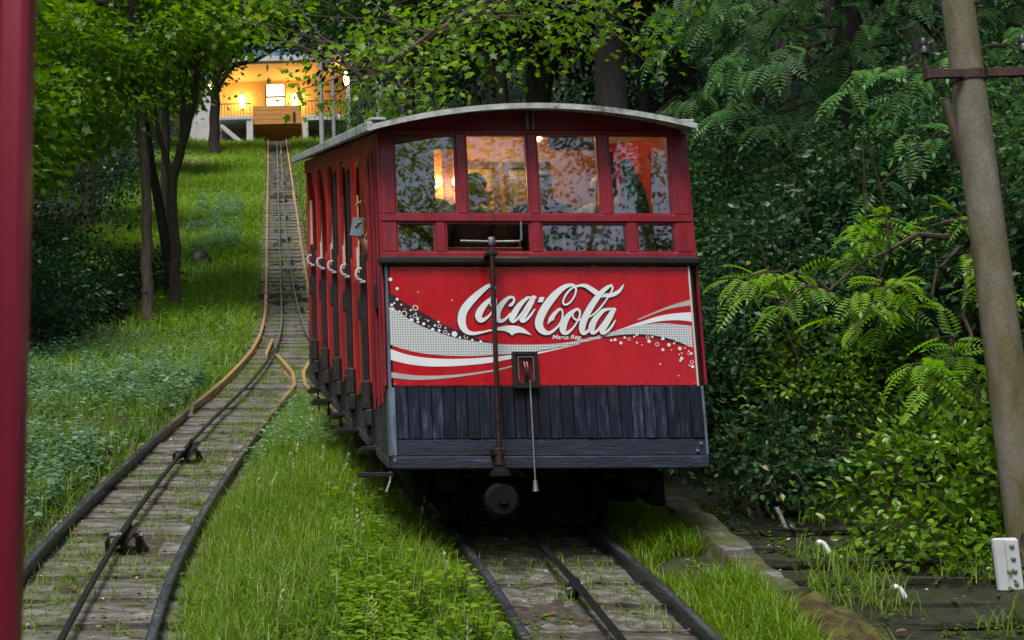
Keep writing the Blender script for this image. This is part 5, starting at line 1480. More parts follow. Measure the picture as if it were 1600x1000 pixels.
# ---- right hand wood: dark trunks on the bank
spec = [(5.55, 20, 11, .31, 'dark', 'massive dark trunk of the tree above the car roof'), (4.6, 24.5, 10, .17, 'dark', 'grey slim trunk left of the massive tree'), (5.6, 25.5, 11, .34, 'dark', 'broad black trunk between the slim and massive trunks'),
        (6.65, 22, 10, .12, 'dark', 'thin trunk just right of the massive tree'), (7.3, 23, 11, .17, 'dark', 'leaning dark trunk right of the massive tree'), (3.75, 33, 10, .2, 'dark', 'dark tree high above the car roof'),
        (6.2, 38, 11, .25, 'dark', 'dark tree far up the right slope'), (9.2, 27, 12, .3, 'dark', 'tall dark tree deep in the right wood'), (10, 19, 12, .28, 'dark', 'tall dark tree behind the feathery crown'),
        (13.5, 24, 13, .3, 'dark', 'dark tree far to the right in the wood'), (8.8, 36, 12, .3, 'dark', 'dark tree behind the leaning trunk'), (5.2, 48, 11, .25, 'dark', 'dark tree right of the station rails'), (9, 50, 12, .3, 'dark', 'distant dark tree on the right slope'), (14, 15, 12, .3, 'dark', 'dark tree beyond the concrete pole')]
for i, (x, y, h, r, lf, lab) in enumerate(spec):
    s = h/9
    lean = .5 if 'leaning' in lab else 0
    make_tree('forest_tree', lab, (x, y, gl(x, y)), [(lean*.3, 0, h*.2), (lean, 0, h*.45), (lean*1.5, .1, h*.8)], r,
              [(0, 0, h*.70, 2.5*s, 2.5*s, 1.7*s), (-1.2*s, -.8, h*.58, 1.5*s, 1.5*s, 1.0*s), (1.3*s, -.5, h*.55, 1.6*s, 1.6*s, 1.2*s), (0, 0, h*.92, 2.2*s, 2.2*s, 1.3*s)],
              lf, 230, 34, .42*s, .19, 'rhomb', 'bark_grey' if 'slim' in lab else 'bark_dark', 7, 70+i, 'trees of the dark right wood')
# understorey that closes the view between the trunks
def far_mass(name, label, pts, leaf, size, per, cr, seed, nper):
    rng = np.random.default_rng(seed)
    parts = []
    for (x0, x1, y0, y1, h0, h1, n) in pts:
        x = rng.uniform(x0, x1, n); y = rng.uniform(y0, y1, n); h = rng.uniform(h0, h1, n)*rng.random(n)**.7
        C = np.stack([x, y, gz(x, y)+h], 1)
        D = unit(np.stack([rng.normal(0, .4, n), -np.ones(n)*.6, .5+rng.random(n)*.5], 1))
        parts.append(clump_leaves(rng, C, D, per, cr, size, 'rhomb', .3, .7, 0, .85))
    o = leaves_obj(name, parts, L[leaf])
    return tag(o, label, kind='stuff')
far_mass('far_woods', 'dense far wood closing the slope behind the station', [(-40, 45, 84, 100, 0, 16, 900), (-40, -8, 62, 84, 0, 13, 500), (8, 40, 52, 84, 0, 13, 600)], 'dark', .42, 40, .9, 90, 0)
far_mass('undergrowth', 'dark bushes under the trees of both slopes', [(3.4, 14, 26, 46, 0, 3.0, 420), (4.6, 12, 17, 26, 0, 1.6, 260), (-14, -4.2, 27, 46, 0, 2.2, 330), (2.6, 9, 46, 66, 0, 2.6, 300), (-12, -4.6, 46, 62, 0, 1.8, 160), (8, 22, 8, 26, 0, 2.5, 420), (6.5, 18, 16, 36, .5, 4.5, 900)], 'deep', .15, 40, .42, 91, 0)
# ---- trees behind and beside the viewer (seen mirrored in the windows)
spec = [(-8.5, -9, 10), (5.0, -12, 18), (13.0, -13, 17), (-6.5, -24, 12), (3.6, -46, 12), (20.0, -12, 18), (-14, -15, 13), (-11.5, 4, 10), (9.5, 2, 10), (-12, 12, 10)]
labs = ['tall tree behind the viewer on the left of the track', 'tree behind the viewer on the right of the track', 'tree right of the nearer railway car', 'tree farther down the left of the line', 'tree far down the line', 'tall tree far down on the right', 'tall tree at the lower left wood', 'tree beside the nearer railway car on the left', 'tree up the bank right of the viewer', 'tree left of the nettle slope']
for i, (x, y, h) in enumerate(spec):
    s = h/9
    make_tree('lineside_tree', labs[i], (x, y, gl(x, y)), [(0, 0, h*.3), (.1, 0, h*.55), (0, .1, h*.9)], .25,
              [(0, 0, h*.72, 2.4*s, 2.4*s, 2.0*s), (-1.2*s, .4, h*.52, 1.6*s, 1.6*s, 1.2*s), (1.2*s, -.4, h*.58, 1.6*s, 1.6*s, 1.2*s)],
              'plane' if i % 2 else 'dark', (240 if i == 1 else 85 if i < 3 else 170), (30, 150)[i < 3], (.36, .26)[i < 3]*s, (.24, .17)[i < 3], 'rhomb', 'bark', 6, 120+i, 'trees beside and behind the viewer')

# ---- feathery locust tree over the right of the car
def sprays(rng, roots, tips, nleaf, size, tpl, wob=.12, spread=.9, sag=-.12, tmax=.85, tmin=0.0):
    """drooping branches carrying compound leaves left and right; returns (branch mesh builder, leaf arrays)"""
    b = MB(); pos = []; X = []; Z = []; tn = []
    for a, c in zip(roots, tips):
        pth = limb_path(a, c, 8, wob*.4, rng, .18*np.linalg.norm(np.array(c)-np.array(a))*.5)
        r0 = .010+.006*np.linalg.norm(np.array(c)-np.array(a))
        b.tube(pth, [r0*(1-.8*i/7)+.002 for i in range(8)], 5)
        P = np.array(pth)
        ts = .25+.75*np.sort(rng.random(nleaf))
        tb = rng.random()*.5
        for j, t in enumerate(ts):
            f = t*7; i = min(6, int(f)); p = P[i]+(P[i+1]-P[i])*(f-i); d = unit(P[i+1]-P[i])
            sd = 1 if j % 2 else -1
            side = unit(np.cross(d, [0, 0, 1]))*sd
            x = d*.55+side*spread*(.6+.5*rng.random())+rng.normal(0, .25, 3)
            x[2] -= .25+.35*rng.random()
            if j > nleaf-3: x = d+rng.normal(0, .2, 3)
            z = np.array([0, -.35, 1.0])+rng.normal(0, .3, 3)
            pos.append(p); X.append(x); Z.append(z); tn.append(tmin+(tmax-tmin)*(tb+.5*rng.random()))
    return b, (np.array(pos), np.array(X), np.array(Z), np.array(tn))
rng = np.random.default_rng(31)
lb = (6.55, 14.0)
lz = gl(*lb)
lt_ = thing('locust_tree', 'feathery locust tree arching over the right side of the car', 'tree', (*lb, lz))
roots, tips = [], []
for i in range(170):
    u = rng.random(); x = 3.9+4.4*rng.random(); y = 10.4+3.6*rng.random()
    # hanging canopy: higher towards the track, lower to the right
    ztop = 8.6+.35*(y-10.4); zlow = 5.3+.16*(y-10.4)+1.3*max(0, (5.0-x))
    z = zlow+(ztop-zlow)*rng.random()
    tip = np.array([x, y, z])
    root = tip+np.array([.7+.5*rng.random(), .5*rng.random(), .35+.4*rng.random()])
    roots.append(root-np.array([*lb, lz])); tips.append(tip-np.array([*lb, lz]))
bb, (p_, x_, z_, t_) = sprays(rng, roots, tips, 15, .3, 'pinnate')
bb.tube([(0, 0, -.4), (.02, 0, 1.5), (.05, .0, 3.2), (-.1, 0, 5.0), (-.4, 0, 6.5)], [.17, .15, .13, .11, .07], 12)
for q in rng.choice(170, 30, replace=False):
    s = np.array((0, 0, 3.0+2.5*rng.random()))
    bb.tube(limb_path(s, roots[q], 6, .15, rng, .2), [.05, .045, .038, .03, .022, .014], 6)
bb.build('trunk', M['bark_dark'], lt_, smooth=True)
leaves_obj('crown', [inst('pinnate', p_, x_, z_, .30*(.7+.5*rng.random(len(p_))), t_)], L['locust'], lt_)
# bluish sprays at the left edge of it
rng = np.random.default_rng(32)
b0 = (6.4, 15.2); bz = gl(*b0)
bt = thing('bluish_tree', 'bluish green ferny tree reaching behind the car roof', 'tree', (*b0, bz))
roots, tips = [], []
for i in range(34):
    tip = np.array([4.1+1.9*rng.random(), 13.8+1.6*rng.random(), 0]); tip[2] = 6.3+1.5*rng.random()
    root = tip+np.array([.9+.4*rng.random(), .3*rng.random(), .1+.25*rng.random()])
    roots.append(root-np.array([*b0, bz])); tips.append(tip-np.array([*b0, bz]))
bb, (p_, x_, z_, t_) = sprays(rng, roots, tips, 16, .28, 'pinnate_fine')
bb.tube([(0, 0, -.4), (0, 0, 1.0), (-.1, 0, 2.6), (-.2, .1, 3.6)], [.10, .09, .07, .03], 9)
for q in range(0, 34, 2): bb.tube(limb_path((-.05, 0, .8+2.2*rng.random()), roots[q], 6, .1, rng, .15), [.03, .026, .022, .018, .014, .01], 5)
bb.build('trunk', M['bark_dark'], bt, smooth=True)
leaves_obj('crown', [inst('pinnate_fine', p_, x_, z_, .30*(.7+.5*rng.random(len(p_))), t_)], L['locust_blue'], bt)

# ---- bright young locust behind the pole: every compound leaf a part
LEAF_ME = {}
def leaf_mesh(tpl, mat, size, tint, key):
    k = (tpl, key)
    if k not in LEAF_ME:
        tv, tf = T[tpl]
        LEAF_ME[k] = np_mesh('leaf', tv*size, tf, L[mat], tint=np.full(len(tv), tint))
    return LEAF_ME[k]
def place_leaf(parent, me, p, X, Z, s=1.0):
    X = Vector(X).normalized(); Z = Vector(Z); Z = (Z-X*Z.dot(X)).normalized(); Y = Z.cross(X)
    o = link('leaf', me, parent)
    mt = Matrix((X, Y, Z)).transposed().to_4x4()
    o.matrix_basis = Matrix.Translation(Vector(p)) @ mt @ Matrix.Scale(s, 4)
    return o
rng = np.random.default_rng(33)
y0 = (5.35, 9.4); yz = gl(*y0)
yl = thing('young_locust', 'bright yellow green young locust spreading feathery sprays before the dark bank', 'tree', (*y0, yz))
tips_w = [(3.36, 9.5, 4.50), (3.42, 9.4, 4.36), (3.62, 9.6, 4.56), (3.60, 9.3, 4.20), (3.78, 9.5, 4.50),
          (4.02, 9.3, 4.16), (4.06, 9.1, 4.02), (4.20, 9.2, 4.32), (4.30, 9.4, 4.05), (4.48, 9.3, 4.42), (4.40, 9.5, 4.25),
          (4.42, 9.6, 4.92), (4.36, 9.5, 4.78), (4.60, 9.6, 5.02), (4.34, 9.7, 4.66), (4.75, 9.7, 4.9),
          (4.28, 8.9, 3.68), (4.36, 8.8, 3.56), (4.50, 8.9, 3.78), (4.6, 9.0, 3.6), (4.62, 9.0, 3.95), (5.05, 9.2, 4.55), (5.1, 9.1, 4.2), (5.0, 9.4, 5.0)]
hubs = [(4.15, 9.6, 4.42), (4.85, 9.5, 4.35), (4.85, 9.7, 4.85), (4.85, 9.2, 3.75)]
roots, tips = [], []
for i, tp in enumerate(tips_w):
    hb = hubs[0] if i < 5 else hubs[1] if i < 11 else hubs[2] if i < 16 else hubs[3]
    if i > 20: hb = (5.3, 9.5, 4.4)
    roots.append(np.array(hb)-np.array([*y0, yz])); tips.append(np.array(tp)-np.array([*y0, yz]))
bb, (p_, x_, z_, t_) = sprays(rng, roots, tips, 12, .25, 'pinnate', wob=.15, tmax=.95, tmin=.15)
bb.tube([(0, 0, -.3), (-.03, .05, .7), (-.1, .1, 1.4), (-.2, .15, 2.2)], [.06, .055, .045, .03], 8)
for h in hubs: bb.tube(limb_path((-.08, .08, 1.2), np.array(h)-np.array([*y0, yz]), 6, .06, rng, .1), [.028, .024, .02, .016, .013, .01], 6)
bb.build('trunk', M['twig'], yl, smooth=True)
for i in range(len(p_)):
    me = leaf_mesh('pinnate', 'locust_bright', 1.0, round(float(t_[i])*5)/5, round(float(t_[i])*5))
    place_leaf(yl, me, p_[i], x_[i], z_[i], .205*(.65+.65*rng.random()))

# ---- dark shrubs that cover the bank right of the car
def shrub(name, label, base, blobs, leaf, n, per, cr, size, tpl, seed, group=None, up=.6, tmax=.85, cat='shrub'):
    rng = np.random.default_rng(seed)
    t = thing(name, label, cat, base, 0, group)
    b = MB()
    C, D = clumps(rng, blobs, n, .55)
    for i in range(9):
        c = C[rng.integers(len(C))]
        b.tube(limb_path((rng.normal(0, .08), rng.normal(0, .08), -.2), c, 5, .1, rng), [.022, .018, .014, .010, .006], 5)
    b.build('stem', M['twig'], t, smooth=True)
    leaves_obj('foliage', [clump_leaves(rng, C, D, per, cr, size, tpl, .3, .7, 0, tmax, up)], L[leaf], t)
    return t
sh = [(4.3, 10.9, 1.0, 1.7, 'dark ivy covered bush against the right side of the car'), (4.5, 12.6, 1.1, 2.3, 'tall dark bush behind the ivy bush beside the car'), (5.5, 11.6, 1.3, 1.7, 'large dark green bush in the middle of the bank'),
      (4.75, 14.6, 1.2, 2.0, 'dark bush beyond the car on the bank'), (6.6, 11.8, 1.4, 1.7, 'dark bush under the feathery locust'), (5.3, 10.2, .8, 1.1, 'dark leafy bush behind the young locust'), (6.7, 9.8, 1.2, 1.6, 'dark bush right of the concrete pole'),
      (4.2, 9.9, .66, .85, 'small shiny dark bush above the dark hollow')]
sh += [(3.62, 9.55, .5, .7, 'low dark bush added to darken the hollow beside the car'), (3.5, 10.6, .6, 1.2, 'dark bush brushing the right side of the car')]  # the low bush is added to blacken the hollow
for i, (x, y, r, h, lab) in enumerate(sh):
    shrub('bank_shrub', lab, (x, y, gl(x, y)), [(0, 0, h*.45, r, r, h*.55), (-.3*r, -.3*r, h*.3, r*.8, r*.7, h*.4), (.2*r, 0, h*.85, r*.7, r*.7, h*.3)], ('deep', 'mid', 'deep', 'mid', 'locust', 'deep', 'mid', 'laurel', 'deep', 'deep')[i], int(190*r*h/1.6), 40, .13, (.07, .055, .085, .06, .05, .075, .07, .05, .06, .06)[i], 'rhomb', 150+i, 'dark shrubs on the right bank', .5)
far_mass('ground_ivy', 'dark ivy creeping over the right bank', [(3.25, 8.0, 9.4, 17, .0, .28, 700), (4.6, 7.5, 7.6, 9.6, .0, .3, 160)], 'deep', .06, 34, .16, 93, 0)
rng = np.random.default_rng(94)
for i, (x, y, s, lab) in enumerate(((4.05, 9.6, .42, 'dark green fern at the foot of the bank beside the hollow'), (4.75, 10.1, .5, 'green fern between the bushes of the bank'), (3.75, 11.2, .45, 'fern beside the car high on the bank'), (5.3, 9.7, .5, 'fern behind the laurel hedge'), (4.3, 10.6, .55, 'larger fern in the middle of the dark bank'))):
    t = thing('fern', lab, 'fern', (x, y, gl(x, y)+.25*(i % 3)), 0, 'ferns on the right bank')
    for k in range(13):
        a = 2.4*k; e = .5+.4*rng.random()
        place_leaf(t, leaf_mesh('pinnate_fine', 'locust', 1.0, .2+.12*(k % 5), 30+k % 5), (0, 0, 0), (math.cos(a), math.sin(a), e), (-math.cos(a)*.5, -math.sin(a)*.5, 1), s*(.8+.4*rng.random()))
b = MB()
for i in range(60):
    x = rng.uniform(3.6, 6.8); y = rng.uniform(9.6, 13.5); z = gl(x, y); h = rng.uniform(.6, 2.2)
    b.tube(limb_path((x, y, z), (x+rng.normal(-.25, .3), y+rng.normal(-.35, .2), z+h), 6, .08, rng), [.010, .009, .008, .006, .005, .003], 4)
o = b.build('dry_twigs', M['twig'], smooth=True); tag(o, 'dry bare twigs poking out of the dark bank', kind='stuff')
# ---- left: dark bushes under the trees
sh = [(-4.6, 21.5, 1.5, 1.5, 'dark bush under the left crowns by the red post'), (-3.7, 23.5, 1.0, 1.2, 'dark bush behind the straight left trunk'), (-5.6, 25.5, 1.6, 1.9, 'large dark bush farther left under the trees'), (-3.9, 19.2, .8, .7, 'low dark bush at the top of the nettle slope'), (-3.2, 27.5, .9, .9, 'dark bush between the left trunks')]
for i, (x, y, r, h, lab) in enumerate(sh):
    shrub('slope_shrub', lab, (x, y, gl(x, y)), [(0, 0, h*.45, r, r, h*.55), (.3*r, -.4*r, h*.3, r*.8, r*.7, h*.4)], 'deep', int(110*r*h/1.5)+40, 40, .20, .095, 'rhomb', 170+i, 'dark bushes on the left slope', .5)
# ---- glossy laurel hedge before the pole: the front leaves are parts
rng = np.random.default_rng(44)
hb_ = (4.42, 8.85); hz = pz(8.0)-.12
hd_ = thing('laurel_hedge', 'rounded glossy laurel hedge between the dark steps and the concrete pole', 'hedge', (*hb_, hz))
hblobs = [(-.02, 0, .40, .66, .66, .66), (.5, 0, .58, .68, .64, .72), (-.25, -.15, .18, .46, .55, .45), (.9, .1, .65, .6, .6, .6), (.1, -.45, .02, .55, .45, .38), (.45, -.35, .15, .5, .4, .45), (.35, -.75, -.12, .45, .36, .34), (.0, -.72, -.2, .36, .30, .30), (.75, -.6, .0, .4, .4, .4)]
C, D = clumps(rng, hblobs, 1150, .74)
b = MB()
for i in range(14): b.tube(limb_path((rng.normal(.2, .15), rng.normal(0, .15), -.2), C[rng.integers(1150)], 5, .06, rng), [.02, .016, .012, .009, .005], 5)
b.build('stem', M['twig'], hd_, smooth=True)
front = (D[:, 1] < -.35)
leaves_obj('foliage', [clump_leaves(rng, C, D, 12, .085, .064, 'ovate', .1, .8, 0, .85, .5)], L['laurel'], hd_)
fi = np.where(front)[0]
for i in range(280):
    k = fi[rng.integers(len(fi))]
    p = C[k]+D[k]*.05+rng.normal(0, .07, 3)
    me = leaf_mesh('ovate', 'laurel', 1.0, .25+.15*(i % 5), i % 5)
    place_leaf(hd_, me, p, D[k]*.6+rng.normal(0, .55, 3), np.array([0, -.4, .9])+rng.normal(0, .4, 3), .068*(.75+.55*rng.random()))

# ---- overhanging light branch above the car roof
rng = np.random.default_rng(52)
ob = thing('overhanging_branch', 'light green maple branch hanging over the car roof from above', 'branch', (5.4, 17.5, gl(5.4, 17.5)))
o0 = np.array([5.4, 17.5, gl(5.4, 17.5)])
b = MB()
main = [np.array(q)-o0 for q in ((5.45, 19.6, 11.6), (4.2, 16.5, 10.6), (3.2, 14.2, 9.3), (2.3, 12.8, 8.3), (1.4, 12.2, 7.55), (.9, 12.0, 7.15))]
mp_ = smooth_path(main, 6)
b.tube([tuple(q) for q in mp_], [.09*(1-.88*i/len(mp_))+.006 for i in range(len(mp_))], 8)
CC = []
for i in range(46):
    a = mp_[int(len(mp_)*(.35+.62*rng.random()))]
    c = a+np.array([rng.normal(0, .55), rng.normal(-.1, .45), rng.normal(-.08, .22)])
    b.tube(limb_path(a, c, 5, .05, rng), [.014, .011, .009, .006, .004], 5)
    CC.append(c)
for (xa, xb, ya, za, zb, n) in ((2.2, 4.3, 12.3, 7.6, 8.2, 26), (-.6, 2.2, 13, 8.0, 8.6, 20), (.6, 1.7, 12.2, 6.9, 7.7, 12)):
    for i in range(n):
        c = np.array([rng.uniform(xa, xb), ya+rng.normal(0, .4), rng.uniform(za, zb)])-o0
        d = np.linalg.norm(mp_-c, axis=1); a = mp_[int(np.argmin(d+rng.random(len(d))*.5))]
        b.tube(limb_path(a, c, 5, .06, rng, .06), [.012, .010, .008, .006, .004], 5)
        CC.append(c)
b.build('branch', M['twig'], ob, smooth=True)
CC = np.array(CC)
leaves_obj('foliage', [clump_leaves(rng, CC, unit(rng.normal(size=(len(CC), 3))+np.array([0, -.4, .2])), 24, .18, .085, 'maple', .5, .55, .15, .95)], L['plane'], ob)

# ------------------------------------------------------------------ grass, nettles and weeds
def in_bed(x, y):
    a = branch(y)
    return np.minimum(np.abs(x-CXL-a), np.abs(x-CXL+a))
def scatter(rng, n, x0, x1, y0, y1, keep):
    x = rng.uniform(x0, x1, n); y = rng.uniform(y0, y1, n)
    k = rng.random(n) < keep(x, y)
    return x[k], y[k]
def near_rail(x, y):
    a = branch(y); d = np.abs(np.abs(x-CXL)-a)
    return np.abs(d-GAUGE)
def grass(rng, x, y, h, w, tint, lean=.45, dz=0.0):
    n = len(x)
    pos = np.stack([x, y, gz(x, y)-.02+dz], 1)
    az = rng.uniform(0, 2*np.pi, n); ln = np.abs(rng.normal(0, lean, n))
    X = np.stack([np.cos(az)*ln, np.sin(az)*ln-.05, np.ones(n)], 1)
    Z = np.stack([np.cos(az), np.sin(az), -ln+.15*rng.normal(size=n)], 1)
    return inst('blade', pos, X, Z, h, tint, w)
rng = np.random.default_rng(61)
P = []
# the mound between the tracks
x, y = scatter(rng, 105000, -.75, 1.35, 4.3, 16.5, lambda x, y: (in_bed(x, y) > .50+.06*wav(x, y, 5, 8))*(near_rail(x, y) > .045)*(np.abs(x-CXL) < branch(y))*(1-.5*(wav(x, y, 2.2, 9) > .35)))
hh = (.11+.14*rng.random(len(x)))*(1+.35*wav(x, y, 1.8, 12))*np.where(in_bed(x, y) < .6, .6, 1)
tn = .35+.45*wav(x, y, 1.3, 13)+.45*rng.random(len(x)); tn = np.where(rng.random(len(x)) < .08, 1.0, np.minimum(tn, .92))
P.append(grass(rng, x, y, hh, .0032+.0028*rng.random(len(x)), tn, .8))
# right of the right track, by the wall, and left of the left track
x, y = scatter(rng, 16000, 2.25, 2.68, 4.3, 9.4, lambda x, y: .9*(wav(x, y, 2.4, 14) > -.45))
P.append(grass(rng, x, y, .10+.14*rng.random(len(x)), .006+.003*rng.random(len(x)), .45+.4*rng.random(len(x)), .5))
x, y = scatter(rng, 3400, 2.95, 4.2, 5.6, 9.3, lambda x, y: 1.0*(wav(x, y, 4.4, 15) > .22))
P.append(grass(rng, x, y, .08+.16*rng.random(len(x)), .006, .3+.5*rng.random(len(x)), .5, .06))
x, y = scatter(rng, 34000, -4.2, -.3, 5.5, 19, lambda x, y: (x < CXL-branch(y)-.58)*.8)
P.append(grass(rng, x, y, .10+.16*rng.random(len(x)), .007, .2+.5*rng.random(len(x)), .5))
# tufts between the slabs
x, y = scatter(rng, 80000, -1.75, 2.35, 4.3, 21, lambda x, y: (in_bed(x, y) < .64)*(near_rail(x, y) > .05)*(wav(x, y, 6.5, 16)+.6*wav(x, y, 2.0, 26) > .02)*.85)
P.append(grass(rng, x, y, .03+.10*rng.random(len(x))**1.5, .0055, .4+.5*rng.random(len(x)), .7, .035))
leaves_obj('grass', P, L['grass'])
tag(bpy.data.objects['grass'], 'bright green grass on the mound between the tracks', kind='stuff')
# grass farther up the slope
P = []
x, y = scatter(rng, 60000, -5.5, -.1, 16, 66, lambda x, y: (in_bed(x, y) > .62)*np.clip(1.2-(y-16)/60, .3, 1)*(1-.75*((x < -2.6)*(y > 20)*(y < 29))))
P.append(grass(rng, x, y, (.16+.22*rng.random(len(x)))*(1+.4*wav(x, y, .8, 17)), .010+.0006*y, .45+.45*wav(x, y, .5, 18)+.3*rng.random(len(x)), .55))
x, y = scatter(rng, 26000, .8, 5.0, 15.5, 66, lambda x, y: (in_bed(x, y) > .62)*.8)
P.append(grass(rng, x, y, .16+.22*rng.random(len(x)), .010+.0006*y, .3+.5*rng.random(len(x)), .55))
x, y = scatter(rng, 9000, -.4, 1.0, 21, 66, lambda x, y: (in_bed(x, y) < .62)*(near_rail(x, y) > .07)*(wav(x, y, 3, 19) > .2))
P.append(grass(rng, x, y, .08+.10*rng.random(len(x)), .012, .3+.5*rng.random(len(x)), .6, .05))
leaves_obj('slope_grass', P, L['slope'])
tag(bpy.data.objects['slope_grass'], 'rough green grass on the slope beside the upper track', kind='stuff')
# herbs: stems with pairs of leaves, as one mass
def herbs(rng, x, y, hmin, hmax, size, per, tmin, tmax, sprd=.5):
    n = len(x)
    hh = (hmin+(hmax-hmin)*rng.random(n))*np.clip(.9+.7*wav(x, y, 1.7, 33), .35, 1.6)
    psz = .65+.75*rng.random(n)
    g = gz(x, y)
    k = np.tile(np.arange(per), n); N = n*per
    t = (k+.5)/per
    bx, by, bh, bg = (np.repeat(q, per) for q in (x, y, hh, g))
    az = k*2.4+np.repeat(rng.uniform(0, 6.28, n), per)
    lean = np.repeat(rng.normal(0, .12, (n, 2)), per, 0)*(t*bh)[:, None]*2
    pos = np.stack([bx+lean[:, 0], by+lean[:, 1], bg+bh*t], 1)
    X = np.stack([np.cos(az), np.sin(az), -.15+.5*t*sprd+rng.normal(0, .2, N)], 1)
    Z = np.stack([rng.normal(0, .3, N), rng.normal(-.15, .3, N), np.ones(N)], 1)
    s = size*(1.15-.45*t)*(.75+.5*rng.random(N))*np.repeat(psz, per)
    tint = np.repeat(rng.random(n)*.4, per)+.25*t+.3*rng.random(N)
    return inst('ovate', pos, X, Z, s, tmin+(tmax-tmin)*tint)
rng = np.random.default_rng(62)
P = []
x, y = scatter(rng, 8500, -5.5, -.6, 7.5, 20.5, lambda x, y: (x < CXL-branch(y)-.68)*np.clip(.45+1.0*wav(x, y, 1.1, 20), 0.03, 1))
P.append(herbs(rng, x, y, .14, .48, .075, 9, 0, .9))
leaves_obj('nettles', P, L['nettle'])
tag(bpy.data.objects['nettles'], 'blue green nettles on the bank left of the left track', kind='stuff')
P = []
x, y = scatter(rng, 3600, .35, 1.22, 4.6, 9.2, lambda x, y: np.clip(.55+1.0*wav(x, y, 2.6, 21)-.25*(y-7), 0, 1)*(in_bed(x, y) > .52))
P.append(herbs(rng, x, y, .10, .26, .058, 7, .2, 1))
x, y = scatter(rng, 6500, -.7, 1.0, 5, 16, lambda x, y: np.clip(.25+.8*wav(x, y, 2.2, 23), 0, 1)*(in_bed(x, y) > .55)*(np.abs(x-CXL) < branch(y)))
P.append(herbs(rng, x, y, .06, .20, .042, 7, 0, .8))
x, y = scatter(rng, 15000, -1.75, 2.6, 4.5, 20, lambda x, y: (wav(x, y, 4.5, 24) > -.02)*(near_rail(x, y) > .08)*.8)
P.append(herbs(rng, x, y, .02, .08, .035, 5, .1, .8))
x, y = scatter(rng, 9000, -5.5, -.3, 19, 62, lambda x, y: (in_bed(x, y) > .8)*np.clip(.05+1.2*wav(x, y, .9, 25), 0, 1))
P.append(herbs(rng, x, y, .12, .6, .11, 8, 0, .9))
x, y = scatter(rng, 900, 3.0, 4.3, 5.8, 9.6, lambda x, y: np.clip(.25+1.0*wav(x, y, 3, 27), 0, 1))
P.append(herbs(rng, x, y, .02, .10, .035, 6, 0, .5))
leaves_obj('weeds', P, L['weed'])
tag(bpy.data.objects['weeds'], 'small broad leaved weeds among the grass', kind='stuff')
P = []
x, y = scatter(rng, 700, -2.6, -1.0, 32, 42, lambda x, y: np.clip(.2+1.1*wav(x, y, .9, 28), 0, 1))
P.append(herbs(rng, x, y, .2, .55, .14, 9, .2, 1))
leaves_obj('slope_nettles', P, L['nettle'])
tag(bpy.data.objects['slope_nettles'], 'bluish herbs on the upper left slope', kind='stuff')
# pale bluish herbs where the two tracks part
P = []
x, y = scatter(rng, 700, -.3, .75, 11.0, 15.5, lambda x, y: (in_bed(x, y) > .56)*(np.abs(x-CXL) < branch(y))*.8)
P.append(herbs(rng, x, y, .08, .26, .05, 8, .3, 1))
leaves_obj('pale_herbs', P, L['nettle'])
tag(bpy.data.objects['pale_herbs'], 'pale blue green herbs where the tracks part', kind='stuff')
# leafy weed plants in front, their leaves as parts
rng = np.random.default_rng(63)
wl_ = [(.98, 6.75, 'yellow green leafy weed nearest the bottom edge beside the right rail'), (.72, 7.0, 'yellow green leafy weed left of the one by the rail'), (1.02, 7.45, 'yellow green leafy weed drooping over the right rail')]
for i, (x, y, lab) in enumerate(wl_):
    t = thing('leafy_weed', lab, 'weed', (x, y, gl(x, y)), 0, 'leafy weeds beside the right rail')
    b = MB(); LV = []
    for k in range(14):
        a = rng.uniform(0, 6.28); r = .05+.16*rng.random(); h = .16+.16*rng.random()
        top = np.array([math.cos(a)*r, math.sin(a)*r, h])
        pth = limb_path((0, 0, -.03), top, 5, .01, rng)
        b.tube(pth, [.004, .0035, .003, .0025, .002], 4)
        for q in range(5):
            f = .35+.65*q/4; p = np.array(pth[0])+(top-np.array(pth[0]))*f
            az = q*2.4+a
            LV.append((p, (math.cos(az), math.sin(az), .1+.2*rng.normal()), (rng.normal(0, .25), rng.normal(-.2, .25), 1), .055+.03*rng.random()))
    b.build('stem', M['twig'], t)
    for j, (p, X, Z, s) in enumerate(LV):
        place_leaf(t, leaf_mesh('ovate', 'weed', 1.0, .45+.1*(j % 6), 10+j % 6), p, X, Z, s)
# fallen leaves and petals on the slabs
rng = np.random.default_rng(64)
x, y = scatter(rng, 3000, -1.8, 4.2, 4.5, 15, lambda x, y: ((in_bed(x, y) < .62)|(x > 3.0))*.6)
n = len(x)
z = prof(y)-np.where(x > 2.9, .09, .085)
pos = np.stack([x, y, z], 1)
X = np.stack([rng.normal(size=n), rng.normal(size=n), rng.normal(0, .1, n)], 1); Z = np.stack([rng.normal(0, .2, n), rng.normal(0, .2, n)-.3, np.ones(n)], 1)
k = rng.random(n) < .35
o = leaves_obj('fallen_leaves', [inst('ovate', pos[k], X[k], Z[k], .03+.03*rng.random(k.sum()), rng.random(k.sum()))], L['dead'])
tag(o, 'small brown fallen leaves on the slabs between the rails', kind='stuff')
L['petal'] = leaf_mat('white_petal', (.5, .52, .45), (.8, .8, .75), None, .2, .6)
o = leaves_obj('petals', [inst('rhomb', pos[~k], X[~k], Z[~k], .014+.012*rng.random((~k).sum()), rng.random((~k).sum()))], L['petal'])
tag(o, 'tiny white petals scattered over the slabs', kind='stuff')
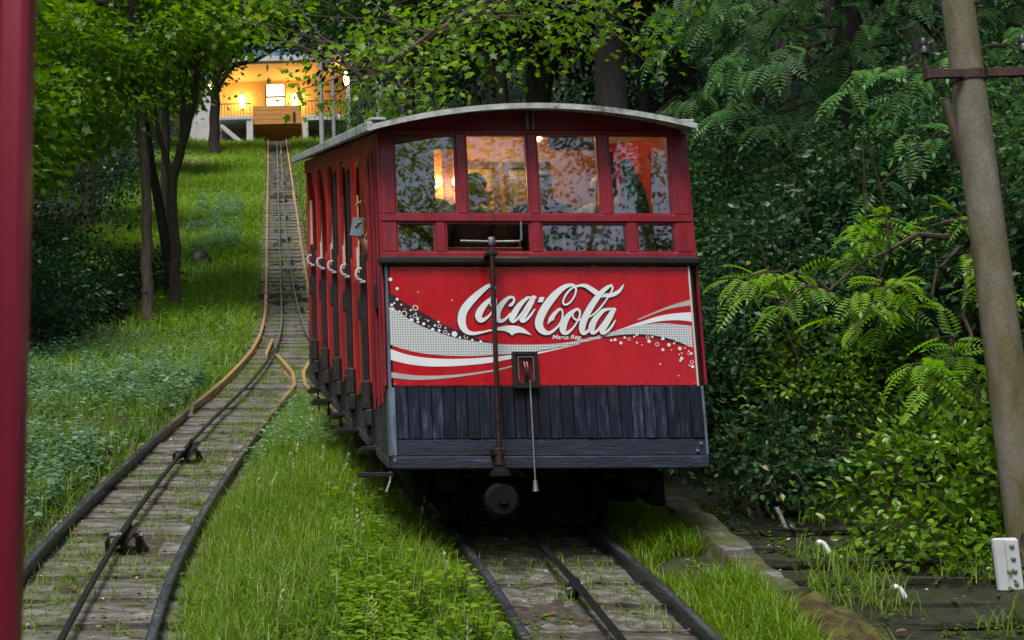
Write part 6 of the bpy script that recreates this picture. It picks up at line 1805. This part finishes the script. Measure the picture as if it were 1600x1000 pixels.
# seed heads of tall grass on the mound
rng = np.random.default_rng(65)
b = MB()
for i in range(26):
    x = rng.uniform(-.2, 1.0); y = rng.uniform(6.2, 12)
    if float(in_bed(np.array(x), np.array(y))) < .55: continue
    z = gl(x, y); h = .28+.14*rng.random(); dx, dy = rng.normal(0, .05, 2)
    b.tube([(x, y, z), (x+dx*.5, y+dy*.5, z+h*.6), (x+dx, y+dy, z+h)], [.0018, .0015, .001], 3)
    for q in range(9):
        f = .62+.38*q/9; a = rng.uniform(0, 6.28)
        c = (x+dx*f, y+dy*f, z+h*f)
        b.add([c, (c[0]+.022*math.cos(a), c[1]+.022*math.sin(a), c[2]+.018), (c[0]+.02*math.cos(a+.5), c[1]+.02*math.sin(a+.5), c[2]+.028)], [(0, 1, 2)])
M['straw'] = surf('pale_straw', [(0.3, (.22, .24, .10)), (0.7, (.36, .36, .20))], 9, .8)
o = b.build('seed_heads', M['straw']); tag(o, 'pale seed heads of tall grass on the mound', kind='stuff')
# dark lump on the left slope
rx, ry = -1.9, 31.5
o = MB().lathe([(.05, .42), (.20, .38), (.30, .25), (.36, .05), (.34, -.2)], (0, 0, 0), 'z', 12).build('boulder', M['iron'], smooth=True)
for v in o.data.vertices: v.co += Vector((random.uniform(-.03, .03), random.uniform(-.03, .03), random.uniform(-.03, .03)))
o.location = (rx, ry, gl(rx, ry)); tag(o, 'dark rounded boulder in the grass right of the left trunks', 'boulder')
# slim posts and mast beside the station and above the car
for (x, y, h, r, lab) in ((3.55, 40, 6, .14, 'slim grey mast above the rear of the car roof'), (2.05, 50, 6.2, .11, 'left slim grey post before the station railing'), (2.65, 52, 5.6, .09, 'right slim grey post before the station railing')):
    t = thing('slim_post', lab, 'post', (x, y, gl(x, y)), 0, 'slim grey posts by the upper track')
    MB().tube([(0, 0, -.3), (0, 0, h*.5), (.02, 0, h)], [r, r*.9, r*.8], 12).build('shaft', M['st_grey'], t, smooth=True)
    MB().cbox(-.35, .35, -.03, .03, h*.62, h*.62+.07, .005).build('crossarm', M['rust'], t)
